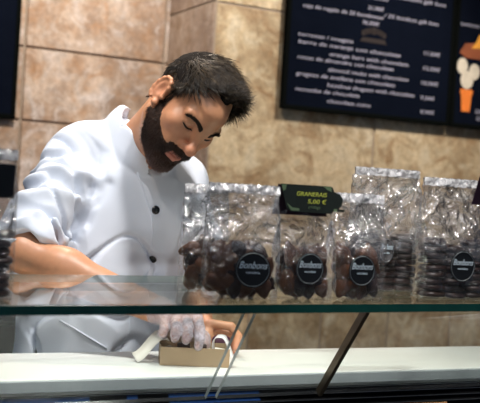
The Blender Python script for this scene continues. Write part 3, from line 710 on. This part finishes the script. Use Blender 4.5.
# brows and lashes
BV = BVHTree.FromPolygons([Vector(c) for c in co], pol.tolist())
def on_face(x, z):
    o = Vector(H(x, .20, z)); d = Vector(HR@V(0, -1, 0)); hit = BV.ray_cast(o, d); return np.array(hit[0]), np.array(hit[1])
for s in (-1, 1):
    P, Nn = [], []
    for k in range(420):
        t = RNG.random(); x = s*(.011+.040*t); z = .0295+.010*math.sin(t*2.3)-.008*t*t+RNG.uniform(-.0050, .0050)*(1-.5*t); a, b = on_face(x, z); P.append(a); Nn.append(b)
    P, Nn = np.array(P), np.array(Nn)
    strands('eyebrow', P, Nn, np.tile(V(s*.9, -.1, .25), (len(P), 1))@HR.T+RNG.normal(0, .15, P.shape), RNG.uniform(.006, .010, len(P)), RNG.uniform(.0006, .0010, len(P)), RNG.uniform(0, .3, len(P)), M['hair'], person)
    bm = bmesh.new(); pts = []
    for t in np.linspace(0, 1, 9):
        a, b = on_face(s*(.018+.029*t), .0105-.003*math.sin(t*PI)+.001*t); pts.append(a+b*.0012)
    tube(bm, pts, [.0006, .0012, .0016, .0018, .0018, .0018, .0017, .0013, .0006], 6); from_bm('eyelashes', bm, M['lash'], person, True)

# ------------------------------------------------------------------ clothes
jk = Body()
jk.add(sd_flat(PEL-V(0, 0, .10), WST, .205, .182, FD, 1.55), .04); jk.add(sd_flat(WST, CHS, .182, .185, FD, 1.42), .06)
jk.add(sd_flat(CHS, SHC-V(0, 0, .03), .185, .130, FD, 1.42), .06); jk.add(sd_cone(RSH, LSH, .068, .068), .05)
for sh in (RSH, LSH): jk.add(sd_cone(V(.752, 2.090, 1.485), sh, .066, .064), .04)
def sleeve(sh, el, wr, r0, r1):
    ua = (el-sh)/np.linalg.norm(el-sh); fa = (wr-el)/np.linalg.norm(wr-el); n = ua*.80+fa*.60; n /= np.linalg.norm(n); hem = el+fa*.022-ua*.009
    up = sd_cone(sh, el+ua*.02, r0, r1)
    def fn(P):
        d = up[0](P); s_ = (P-hem)@n
        inn = d+.0095                                      # hollow just inside the hem
        d = np.maximum(d, s_)
        return np.where(s_ > -.028, np.maximum(d, -inn), d)
    return fn, (sh+el)/2, .24
jk.add(sleeve(RSH, REL, RWR, .070, .062), .008); jk.add(sleeve(LSH, LEL, LWR, .066, .058), .016)
_u = (REL-RSH)/np.linalg.norm(REL-RSH)
_cr = [RSH+FD*.068+LD*.040+V(0, 0, .050), RSH+FD*.085+LD*.058, RSH+_u*.09+FD*.085+LD*.066, RSH+_u*.17+FD*.070+LD*.070, RSH+_u*.25+FD*.045+LD*.075]
for a_, b_ in zip(_cr[2:], _cr[3:]): jk.add(sd_cone(a_, b_, .008, .011), .022, 's')
# stand collar
cax = V(.38, -.55, .75); cax /= np.linalg.norm(cax); cb_ = V(.772, 2.055, 1.500); cvv = V(.42, -.60, -.67); cvv /= np.linalg.norm(cvv)
def collar(P):
    q = P-cb_; q = q-np.multiply.outer(q@cvv, cvv)*.22; t = q@cax; r = np.linalg.norm(q-np.multiply.outer(t, cax), axis=-1)
    rad = .072-.08*np.clip(t, 0, .06)
    return np.maximum(np.maximum(abs(r-rad)-.0042, t-.050), -t-.03)
jk.add((collar, cb_, .10), .0025)
def unit(v): return v/np.linalg.norm(v)
# creases pressed into the cloth (polylines in the pose frame)
UA = unit(REL-RSH); OUT = unit(np.cross(UA, FD)); 
CRE = []
def crease(pts, r, k=.012): 
    for a, b in zip(pts, pts[1:]): CRE.append((V(*a), V(*b), r))
def jfield(P, c, hd):
    d = jk.eval(P, c, hd)
    near = np.abs(d) < .04
    if not near.any(): return d
    q = P[near]; 
    # long soft folds running down the torso, finer ones ringing the sleeve
    rel = q-RSH; t = (rel@UA)/np.linalg.norm(REL-RSH); rr = np.linalg.norm(rel-np.multiply.outer(rel@UA, UA), axis=-1)
    arm = np.clip((.105-rr)/.03, 0, 1)*np.clip((t+.1)/.25, 0, 1)*(q@LD < (RSH@LD)+.075)
    ang = q@(UA*1.0+FD*.55+LD*.25)
    w = noise3(q*11+3)*9+noise3(q*23+5)*2.5
    fold = (np.sin(ang*62+w)*.5+.5)**2; strength = np.clip(noise3(q*8+17)*1.8-.25, .12, 1)
    rdg = 1-2*np.abs(noise3(q@np.stack([UA*20+OUT*10, FD*9+UA*8, LD*10-UA*9], 1)+2.2)-.5)
    disp = arm*(.022*fold*strength*(.4+.6*np.clip(t, 0, 1))-.017*np.clip((rdg-.66)/.34, 0, 1)*strength)
    tor = 1-arm
    n1 = noise3(q@np.stack([LD*13, FD*13, V(0, 0, 4.5)], 1)+7.3)-.5
    n2 = noise3(q*V(22, 22, 14)+1.7)-.5
    disp = disp+tor*(.030*n1+.012*n2)
    n3 = 1-2*np.abs(noise3(q@np.stack([LD*9+V(0, 0, 9), FD*9, V(0, 0, 12)-LD*8], 1)+11.1)-.5)
    low = np.clip((1.34-q[:, 2])/.12, 0, 1)
    disp = disp-tor*.022*np.clip((n3-.80)/.20, 0, 1)*low
    d[near] = d[near]-disp+.004
    return d
jm = mesh_field(jfield, (0.34, 1.80, 0.80), (1.20, 2.44, 1.62), 0.0035, 'jacket')
jacket = link('jacket', jm, M['jacket'], person, True)
JB = BVHTree.FromPolygons([v.co.copy() for v in jm.vertices], [list(p.vertices) for p in jm.polygons])
def on_jacket(z, l, base=None):
    c = np.interp(z, [.95, 1.15, 1.35, 1.46], [0, 1, 2, 3]); pts = [PEL, WST, CHS, SHC]; i = min(2, int(c)); p = pts[i]+(pts[i+1]-pts[i])*(c-i)
    o = V(p[0], p[1], z)+LD*l+FD*.5; h = JB.ray_cast(Vector(o), Vector(-FD)); return h[0], h[1]
# front closing: a straight line down the chest, found where it meets the cloth
def seen(x, y):
    d = Vector(ray(x, y)).normalized(); h = JB.ray_cast(Vector(CAMP), d); return h[0]
def spine(z):
    c = np.interp(z, [.95, 1.15, 1.35, 1.455], [0, 1, 2, 3]); q = [PEL, WST, CHS, SHC]; i = min(2, int(c)); return q[i]+(q[i+1]-q[i])*(c-i)
A_, B_ = seen(155.5, 210), seen(152.5, 259)
la = float((V(*A_)-spine(A_.z))@LD); lb_ = float((V(*B_)-spine(B_.z))@LD)
def lz(z): return la+(lb_-la)*np.clip((A_.z-z)/(A_.z-B_.z), -.8, 1.2)
pts = []
for z in np.linspace(1.445, .93, 40):
    h, n_ = on_jacket(z, lz(z)-.014)
    if h is not None: pts.append(h+n_*.0003)
bm = bmesh.new(); tube(bm, pts, .0014, 6); from_bm('placket_seam', bm, M['jacket'], jacket, True)
dz = A_.z-B_.z
for z in (A_.z, B_.z, B_.z-dz, B_.z-2*dz):
    h, n_ = on_jacket(z, lz(z))
    bm = bmesh.new(); r = bmesh.ops.create_uvsphere(bm, u_segments=14, v_segments=8, radius=.0100)
    for v in bm.verts: v.co.z *= .42
    b_ = from_bm('button', bm, M['button'], jacket, True); b_.rotation_euler = n_.to_track_quat('Z', 'Y').to_euler(); b_.location = h+n_*.002
bm = bmesh.new()
pp = [on_jacket(1.115-.06*t, -.135+.11*t) for t in np.linspace(0, 1, 9)]
tube(bm, [h+n_*.001 for h, n_ in pp if h is not None], .0022, 6); from_bm('pocket_welt', bm, M['jacket'], jacket, True)
# trousers and shoes
tr = Body(); 
tr.add(sd_flat(PEL-V(0, 0, .08), PEL+V(0, 0, .02), .150, .150, FD, 1.35), .04)
for sgn in (-1, 1):
    hip = PEL+LD*sgn*.09-V(0, 0, .03); kn = PEL+LD*sgn*.11+V(0.0, -.02, -.47); an = PEL+LD*sgn*.12+V(0.0, .03, -.85)
    tr.add(sd_cone(hip, kn, .100, .074), .03); tr.add(sd_cone(kn, an, .074, .062), .03)
link('trousers', mesh_field(tr.eval, (0.42, 1.85, 0.0), (1.0, 2.35, 1.02), 0.006, 'trousers'), M['trousers'], person, True)
for sgn in (-1, 1):
    an = PEL+LD*sgn*.12+V(0.0, .03, -.87); sh = Body(); toe = an+FD*.17
    sh.add(sd_cone(V(an[0], an[1], .045)-FD*.03, V(toe[0], toe[1], .036), .045, .036), .02); sh.add(sd_cone(V(an[0], an[1], .06), V(an[0], an[1], .10), .046, .046), .02)
    sh.add(((lambda P: .0005-P[..., 2]), V(an[0], an[1], 0), .4), .01, 'i')
    l_ = np.minimum(an, toe)-V(.09, .09, 0); h_ = np.maximum(an, toe)+V(.09, .09, 0)
    link('shoe', mesh_field(sh.eval, (l_[0], l_[1], -.01), (h_[0], h_[1], .18), .005, 'shoe'), M['shoe'], person, True)
# thin glove on the right hand
gl = Body(); hand(RWR, R_kn, R_ch, R_th, grow=.0016, B=gl); gl.add(sd_cone(RWR+unit(REL-RWR)*.004, RWR+(sum(R_kn)/4-RWR)*.3, .0335, .027), .012)
GA = unit(sum(R_kn)/4-RWR); GC = RWR+GA*.016
def gfield(P, c, hd):
    d = gl.eval(P, c, hd); d = np.maximum(d, -((P-GC)@GA)); near = np.abs(d) < .01
    if near.any():
        q = P[near]; d[near] = d[near]-.0022*(noise3(q*130+4)-.4)
    return d
lo = np.min(R_kn+[c for ch in R_ch for c in ch]+[RWR]+R_th, 0)-.06; hi = np.max(R_kn+[c for ch in R_ch for c in ch]+[RWR]+R_th, 0)+.06
link('glove', mesh_field(gfield, lo, hi, .0022, 'glove'), M['glove'], person, True)['label'] = 'thin see-through glove on the right hand'
#@@PART3
# ------------------------------------------------------------------ gift bags on the glass shelf
def shelf_top(x, y): return ZS
def film_mesh(w, d, h, seed, lean=0.0):
    rr = np.random.default_rng(seed); NU, NV = 56, 40; bm = bmesh.new(); off = rr.random(3)*40
    rows = []
    for j in range(NV+1):
        t = j/NV; z = h*t
        k = 1-np.clip((t-.42)/.50, 0, 1)**1.3; dd = d*(.90+.10*min(1, t*8))*k+.0025; ww = w*(1+.02*math.sin(t*4)-.03*(1-k))
        row = []
        for i in range(NU):
            a = 2*PI*i/NU; e = 2/(2.0+4.0); c, s_ = math.cos(a), math.sin(a)
            x = ww/2*math.copysign(abs(c)**e, c); y = dd/2*math.copysign(abs(s_)**(e if k > .2 else .8), s_)
            p = np.array([[x*26, y*26, z*22]])+off; q = np.array([[x*60, y*60, z*60]])+off
            am = (.003+.009*np.clip((t-.35)*2, 0, 1))*(1 if t < .93 else .25)
            if t < .02: am = 0
            n1 = noise3(p)[0]-.5; n2 = abs(noise3(q)[0]-.5)-.25
            y += (am*2.0*n1+am*1.2*n2)*(1 if s_ >= 0 else -1)*1.0; x += am*.8*(noise3(p+9)[0]-.5)
            x += lean*t*h
            row.append(bm.verts.new((x, y, z)))
        rows.append(row)
    for a, b in zip(rows, rows[1:]):
        for i in range(NU): bm.faces.new((a[i], a[(i+1) % NU], b[(i+1) % NU], b[i]))
    bm.faces.new(rows[0][::-1])
    return bm
def front_y(d, t=0.3): return -(d/2)-.0045
def biscuit_mesh(seed):
    rr = np.random.default_rng(seed); bm = bmesh.new(); bmesh.ops.create_icosphere(bm, subdivisions=3, radius=1.0); off = rr.random(3)*30
    C = np.array([v.co[:] for v in bm.verts]); n = noise3(C*1.6+off)-.5; n2 = noise3(C*4.5+off)-.5
    for v, a, b in zip(bm.verts, n, n2):
        c = v.co*(1+.35*a+.22*b); v.co = (c.x*.0150, c.y*.0095, c.z*.0250)
    me = bpy.data.meshes.new('biscuit'); bm.to_mesh(me); bm.free(); return me
def cookie_mesh(seed):
    rr = np.random.default_rng(seed); bm = bmesh.new(); off = rr.random(3)*30; R = 20
    prof = [(0, .0058), (.55, .0062), (.85, .0052), (.98, .0022), (1.0, -.001), (.96, -.0040), (.80, -.0055), (0, -.0055)]
    top = bm.verts.new((0, 0, .0060)); bot = bm.verts.new((0, 0, -.0055)); rings = []
    for r, z in prof[1:-1]:
        ring = []
        for i in range(R):
            a = 2*PI*i/R; q = np.array([[math.cos(a)*1.3, math.sin(a)*1.3, z*90]])+off; k = 1+.10*(noise3(q)[0]-.5)
            ring.append(bm.verts.new((math.cos(a)*.027*r*k, math.sin(a)*.027*r*k, z+.0016*(noise3(q*2.3)[0]-.5))))
        rings.append(ring)
    for i in range(R):
        bm.faces.new((top, rings[0][i], rings[0][(i+1) % R])); bm.faces.new((bot, rings[-1][(i+1) % R], rings[-1][i]))
    for a, b in zip(rings, rings[1:]):
        for i in range(R): bm.faces.new((a[i], b[i], b[(i+1) % R], a[(i+1) % R]))
    bmesh.ops.recalc_face_normals(bm, faces=bm.faces)
    me = bpy.data.meshes.new('cookie'); bm.to_mesh(me); bm.free(); return me
BIS = [biscuit_mesh(k) for k in range(4)]; COO = [cookie_mesh(20+k) for k in range(3)]
for i, b in enumerate(BIS):
    b.materials.append(M['choc'] if i % 2 else M['biscuit']); b.polygons.foreach_set('use_smooth', [True]*len(b.polygons))
for i, b in enumerate(COO): b.materials.append(M['cookie_dark'] if i != 1 else M['choc']); b.polygons.foreach_set('use_smooth', [True]*len(b.polygons))

def bag(cx, Y, w, d, h, rz, label, seed, sticker=None, kind='biscuit', goods=None, lean=0.0):
    # cx: where the bag's middle shows; it stands on the glass shelf at depth Y
    b0 = atz(cx, 303, ZS); p = at(cx, 300, Y); x = CAMP[0]+(p.x)
    root = thing('cellophane_bag', label, 'gift bag', (x, Y, ZS+.0005), math.radians(rz), 'cellophane gift bags on the glass shelf')
    f = from_bm('film', film_mesh(w, d, h, seed, lean), M['film'], root, True)
    bm = bmesh.new(); n = 24; A = []
    for j, z in enumerate((h-.016, h-.001)):
        A.append([bm.verts.new((lean*h-w*.485+w*.97*i/n, .0016*math.sin(i*1.7+seed)-.0035+.002*j, z+.0012*math.sin(i*2.3+seed))) for i in range(n+1)])
    B = [[bm.verts.new((v.co.x, v.co.y+.0065, v.co.z)) for v in r] for r in A]
    for i in range(n):
        bm.faces.new((A[0][i], A[0][i+1], A[1][i+1], A[1][i])); bm.faces.new((B[0][i+1], B[0][i], B[1][i], B[1][i+1])); bm.faces.new((A[1][i], A[1][i+1], B[1][i+1], B[1][i]))
    from_bm('seal', bm, M['film_top'], root, True)
    if sticker:
        sx, sz, rx, rzz, clear = sticker; yy = -d/2*1.0-.0075
        bm = bmesh.new(); fr = []; bk = []
        for k in range(32):
            a = 2*PI*k/32; fr.append(bm.verts.new((sx+rx*math.cos(a), yy, sz+rzz*math.sin(a)))); bk.append(bm.verts.new((sx+rx*math.cos(a), yy+.0012, sz+rzz*math.sin(a))))
        bm.faces.new(fr); bm.faces.new(bk[::-1])
        for k in range(32): bm.faces.new((fr[k], bk[k], bk[(k+1) % 32], fr[(k+1) % 32]))
        st = from_bm('sticker', bm, M['label_clear'] if clear else M['label'], root)
        me = text_mesh('script_lettering', 'Bonbons', .016, .0003, 'CENTER', .35, rx*1.6); lo = link('script_lettering', me, M['ink_white'], st)
        lo.location = (sx-.0005, yy-.0006, sz+.002); lo.rotation_euler = (PI/2, 0, 0)
        me = text_mesh('small_lettering', 'xocolata', .006, .0003, 'CENTER', .0, rx*.8); lo = link('small_lettering', me, M['ink_white'], st)
        lo.location = (sx, yy-.0006, sz-.0065); lo.rotation_euler = (PI/2, 0, 0)
        bm = bmesh.new(); pts = [(sx+rx*.92*math.cos(a), yy-.0004, sz+rzz*.92*math.sin(a)) for a in np.linspace(0, 2*PI, 33)]; tube(bm, pts, .00035, 4); from_bm('sticker_rim', bm, M['steel'] if clear else M['lip'], st)
    rr = random.Random(seed); Rz = Matrix.Rotation(math.radians(rz), 3, 'Z'); base = Vector((x, Y, ZS+.0005))
    lab, grp = goods
    def put(me, loc, rot, name, cat):
        o = bpy.data.objects.new(name, me); COL.objects.link(o); o.location = base+Rz@Vector(loc); o.rotation_euler = rot; tag(o, lab, cat, grp)
    if kind == 'biscuit':
        nx = max(3, int(w/.0205)); 
        for r in range(3):
            for i in range(nx):
                for j in range(2):
                    xx = (-w/2+.024)+(w-.048)*(i/(nx-1))+rr.uniform(-.003, .003); yy = (-.5+j)*(d-.035)
                    if r == 2 and rr.random() < .30: continue
                    put(BIS[rr.choice((0, 2, 0, 1, 2, 3))], (xx, yy, .0275+r*.023+rr.uniform(-.004, .004)-(.0 if r < 2 else .004)), (rr.uniform(-.3, .3), rr.uniform(-.5, .5)+(PI/2 if rr.random() < .12 else 0), math.radians(rz)+rr.uniform(-.6, .6)), 'chocolate_biscuit', 'biscuit')
    else:
        nx = max(1, int(w/.047))
        for i in range(nx):
            xx = (i-(nx-1)/2)*((w-.060)/max(1, nx-1) if nx > 1 else 0)
            for r in range(9 if i % 2 == 0 else 8):
                put(COO[rr.randrange(3)], (xx+rr.uniform(-.0022, .0022), rr.uniform(-.002, .002), .0068+r*.0123), (rr.uniform(-.07, .07), rr.uniform(-.07, .07), rr.uniform(0, 6)), 'cocoa_cookie', 'cookie')
    return root
bag(200, 1.505, .080, .056, .186, -14, 'narrow unlabelled cellophane bag of brown biscuits next to the jacket', 3, None, 'biscuit', ('brown biscuit in the unlabelled bag nearest the man', 'biscuits in the unlabelled bag'))
bag(238, 1.405, .124, .062, .190, -16, 'clear bag of chocolate biscuits with round black sticker, left of the chalk tag', 7, (.014, .051, .0295, .0295, False), 'biscuit', ('chocolate biscuit in the bag left of the chalk tag', 'biscuits in the bag left of the tag'))
bag(300, 1.402, .100, .056, .166, -10, 'clear bag of chocolate biscuits with round black sticker, directly under the chalk tag', 11, (.001, .054, .0250, .0270, False), 'biscuit', ('chocolate biscuit in the bag under the chalk tag', 'biscuits in the bag under the tag'))
bag(353, 1.400, .098, .058, .186, -8, 'clear bag of chocolate biscuits with round black sticker, just right of the chalk tag', 15, (-.004, .053, .0250, .0270, False), 'biscuit', ('chocolate biscuit in the bag right of the chalk tag', 'biscuits in the bag right of the tag'))
bag(380, 1.545, .146, .068, .240, -8, 'tall crinkled bag of stacked cookies with clear oval sticker, behind the labelled bags', 19, (-.014, .080, .016, .024, True), 'cookie', ('dark round cookie stacked in the bag with the clear sticker', 'cookies in the bag with the clear sticker'))
bag(450, 1.425, .150, .068, .226, -8, 'wide clear bag of stacked dark cookies with round black sticker, at the right photo edge', 23, (-.003, .063, .0265, .0295, False), 'cookie', ('dark round cookie stacked in the rightmost bag', 'cookies in the rightmost bag'))
bag(-33, 1.400, .125, .060, .218, -10, 'pale cellophane bag with a square black sticker, cut off by the left photo edge', 29, None, 'cookie', ('dark cookie in the bag at the left photo edge', 'cookies in the left edge bag'))
lb = [o for o in COL.objects if o.get('label', '').startswith('pale cellophane')][0]
bm = bmesh.new(); box(bm, (.008, -.0405, .147), (.0555, -.0385, .196), .0005); from_bm('square_sticker', bm, M['label'], lb)

# ------------------------------------------------------------------ price tags
def tag_text(parent, s, x, z, size, material, w=None, name='chalk_lettering'):
    me = text_mesh(name, s, size, .0003, 'CENTER', .12, w); o = link(name, me, material, parent); o.location = (x, -.0021, z); o.rotation_euler = (PI/2, 0, 0); return o
def price_tag(cx, cy, Y, rz, label, w=.108, h=.046, texts=True):
    p = at(cx, cy, Y)
    t = thing('price_tag', label, 'price tag', (p.x, p.y, p.z-h/2), math.radians(rz), 'price tags above the bags')
    cl = M['slate']
    bm = bmesh.new()
    pts = [(-w/2, h), (-w/2+.012, .006), (-w/2+.020, 0), (w/2-.016, 0), (w/2-.014, .004), (w/2+.006, .004), (w/2+.006, .008), (w/2-.004, .008), (w/2+.001, .016), (w/2+.002, .026), (w/2-.004, .034), (w/2-.014, .037), (w/2-.018, h-.001), (w/2-.022, h)]
    a = [bm.verts.new((x, -.0016, z)) for x, z in pts]; b = [bm.verts.new((x, 0, z)) for x, z in pts]
    bm.faces.new(a); bm.faces.new(b[::-1])
    for i in range(len(a)): bm.faces.new((a[i], b[i], b[(i+1) % len(a)], a[(i+1) % len(a)]))
    from_bm('card', bm, cl, t)
    bm = bmesh.new(); q = [(-w/2-.003, h-.001), (w/2-.03, h-.001), (w/2-.016, -.006), (-w/2-.006, -.006)]
    a = [bm.verts.new((x, .003+.022*(1-(z+.006)/(h+.006)), z)) for x, z in q]; b = [bm.verts.new((x, .0045+.022*(1-(z+.006)/(h+.006)), z)) for x, z in q]
    bm.faces.new(a); bm.faces.new(b[::-1])
    for i in range(4): bm.faces.new((a[i], b[i], b[(i+1) % 4], a[(i+1) % 4]))
    from_bm('back_flap', bm, M['tag_back'], t)
    for q in ([(-w/2+.001, h-.001), (-w/2+.010, h-.001), (-w/2+.008, h-.010), (-w/2+.004, h-.012)], [(-w/2+.012, .014), (-w/2+.022, .007), (-w/2+.034, .006), (-w/2+.034, .002), (-w/2+.020, .002)], [(w/2-.034, h-.0005), (w/2-.020, h-.0005), (w/2-.019, h-.009), (w/2-.027, h-.006)], [(w/2-.013, .0085), (w/2-.007, .0085), (w/2-.007, .004), (w/2-.013, .004)]):
        bm = bmesh.new(); a = [bm.verts.new((x, -.0019, z)) for x, z in q]; b = [bm.verts.new((x, -.0016, z)) for x, z in q]
        bm.faces.new(a); bm.faces.new(b[::-1])
        for i in range(len(q)): bm.faces.new((a[i], b[i], b[(i+1) % len(q)], a[(i+1) % len(q)]))
        from_bm('painted_leaf', bm, M['slate_edge'], t)
    if texts:
        tag_text(t, 'GRANERAIS', .000, .0275, .010, M['ink_yellow'], .053)
        tag_text(t, '5,00 €', .010, .0155, .010, M['ink_yellow'], .033)
        tag_text(t, '(100g)', .006, .0070, .006, M['slate_edge'], .020)
    return t
price_tag(311, 199, 1.372, -14, 'black chalk price tag with yellow writing standing above the bags')
t2 = price_tag(506, 190, 1.372, -14, 'dark price tag above the rightmost bag, cut off by the photo edge', .10, .05, False)

# ------------------------------------------------------------------ the card box being filled
bx = px(196, 366, 1.68); BX = atz(195, 367, ZT)
bxw, bxd, bxh = .136, .072, .036
tray = thing('card_box', 'small open brown card box being filled on the white counter', 'box', (BX.x+.012, BX.y+.036, ZT+.0005), math.radians(-20))
e = .0016
def panel(lo, hi, name='side_panel', m='kraft'):
    bm = bmesh.new(); box(bm, lo, hi, .0004); return from_bm(name, bm, M[m], tray)
panel((-bxw/2, -bxd/2, 0), (bxw/2, bxd/2, e), 'base')
panel((-bxw/2, -bxd/2, e), (bxw/2, -bxd/2+e, bxh)); panel((-bxw/2, bxd/2-e, e), (bxw/2, bxd/2, bxh))
panel((-bxw/2, -bxd/2+e, e), (-bxw/2+e, bxd/2-e, bxh)); panel((bxw/2-e, -bxd/2+e, e), (bxw/2, bxd/2-e, bxh))
bm = bmesh.new(); n = 14
A = []; 
for i in range(n+1):                                           # shredded paper bed
    A.append([bm.verts.new((-bxw/2+.003+(bxw-.006)*i/n, -bxd/2+.003+(bxd-.006)*j/8, .020+.010*noise3(np.array([[i*.9, j*.9, 3.3]]))[0])) for j in range(9)])
for i in range(n):
    for j in range(8): bm.faces.new((A[i][j], A[i+1][j], A[i+1][j+1], A[i][j+1]))
r = bmesh.ops.extrude_face_region(bm, geom=bm.faces[:])
for v in [g_ for g_ in r['geom'] if isinstance(g_, bmesh.types.BMVert)]: v.co.z = .004
pb = from_bm('paper_bed', bm, M['paper'], tray, False)
def ribbon(pts, wv, label, name='ribbon', m='ribbon'):
    bm = bmesh.new(); pts = [Vector(p) for p in pts]; wv = Vector(wv); R_ = []
    # smooth path
    q = []
    for i in range(len(pts)-1):
        p0, p1, p2, p3 = pts[max(i-1, 0)], pts[i], pts[i+1], pts[min(i+2, len(pts)-1)]
        for t in np.linspace(0, 1, 7)[:-1]: q.append(.5*((2*p1)+(p2-p0)*t+(2*p0-5*p1+4*p2-p3)*t*t+(3*p1-p0-3*p2+p3)*t**3))
    q.append(pts[-1])
    for i, p in enumerate(q):
        tn = (q[min(i+1, len(q)-1)]-q[max(i-1, 0)]).normalized(); nn = tn.cross(wv.normalized()).normalized()*.0004
        R_.append([bm.verts.new(p+s*wv+u*nn) for s, u in ((-1, -1), (1, -1), (1, 1), (-1, 1))])
    for a, b in zip(R_, R_[1:]):
        for k in range(4): bm.faces.new((a[k], a[(k+1) % 4], b[(k+1) % 4], b[k]))
    bm.faces.new(R_[0][::-1]); bm.faces.new(R_[-1])
    o = from_bm(name, bm, M[m], tray, True); o['label'] = label; return o
ribbon([(bxw/2-.030, -.012, .028), (bxw/2-.032, -.018, .046), (bxw/2-.026, -.020, .058), (bxw/2-.012, -.022, .058), (bxw/2-.004, -.024, .046), (bxw/2+.004, -.028, .026), (bxw/2+.010, -.030, .012)], (.003, .008, .002), 'white ribbon looping over the right end of the box')
ribbon([(-bxw/2+.012, .004, .050), (-bxw/2-.002, .000, .053), (-bxw/2-.018, -.004, .038), (-bxw/2-.034, -.008, .018), (-bxw/2-.048, -.010, .0075)], (.006, -.010, -.007), 'white paper flap folded open over the left end of the box', 'paper_flap', 'paper')
ribbon([(-bxw/2+.008, .008, .046), (-bxw/2+.020, .008, .040), (-bxw/2+.036, .008, .026)], (.002, -.006, -.007), 'brown card flap inside the left end', 'lid_flap', 'kraft')
bm = bmesh.new(); bmesh.ops.create_icosphere(bm, subdivisions=3, radius=1)
for v in bm.verts:
    k = 1+.06*math.sin(v.co.x*9+v.co.y*7); v.co = (v.co.x*.021*k, v.co.y*.011*k, v.co.z*.0135*k)
bb = from_bm('bonbon', bm, M['purple'], None, True); tag(bb, 'dark plum coloured lump standing in for the shade inside the bare left hand behind the box', 'bonbon')  # plum lump added in place of the purple shade below the fingers
bb.location = at(221, 341, 1.752)
def chocolate(dx, dy, rz, label):
    bm = bmesh.new(); box(bm, (-.011, -.009, 0), (.011, .009, .012), .003, 0, 3); o = from_bm('chocolate', bm, M['choc'], None, True)
    tag(o, label, 'chocolate'); o.location = tray.location+Matrix.Rotation(math.radians(-20), 3, 'Z')@Vector((dx, dy, .030)); o.rotation_euler.z = rz
chocolate(-.022, -.012, .2, 'dark chocolate square on the paper at the left end of the card box')
chocolate(.012, -.016, -.3, 'dark chocolate square in the card box beside the gloved fingertip')
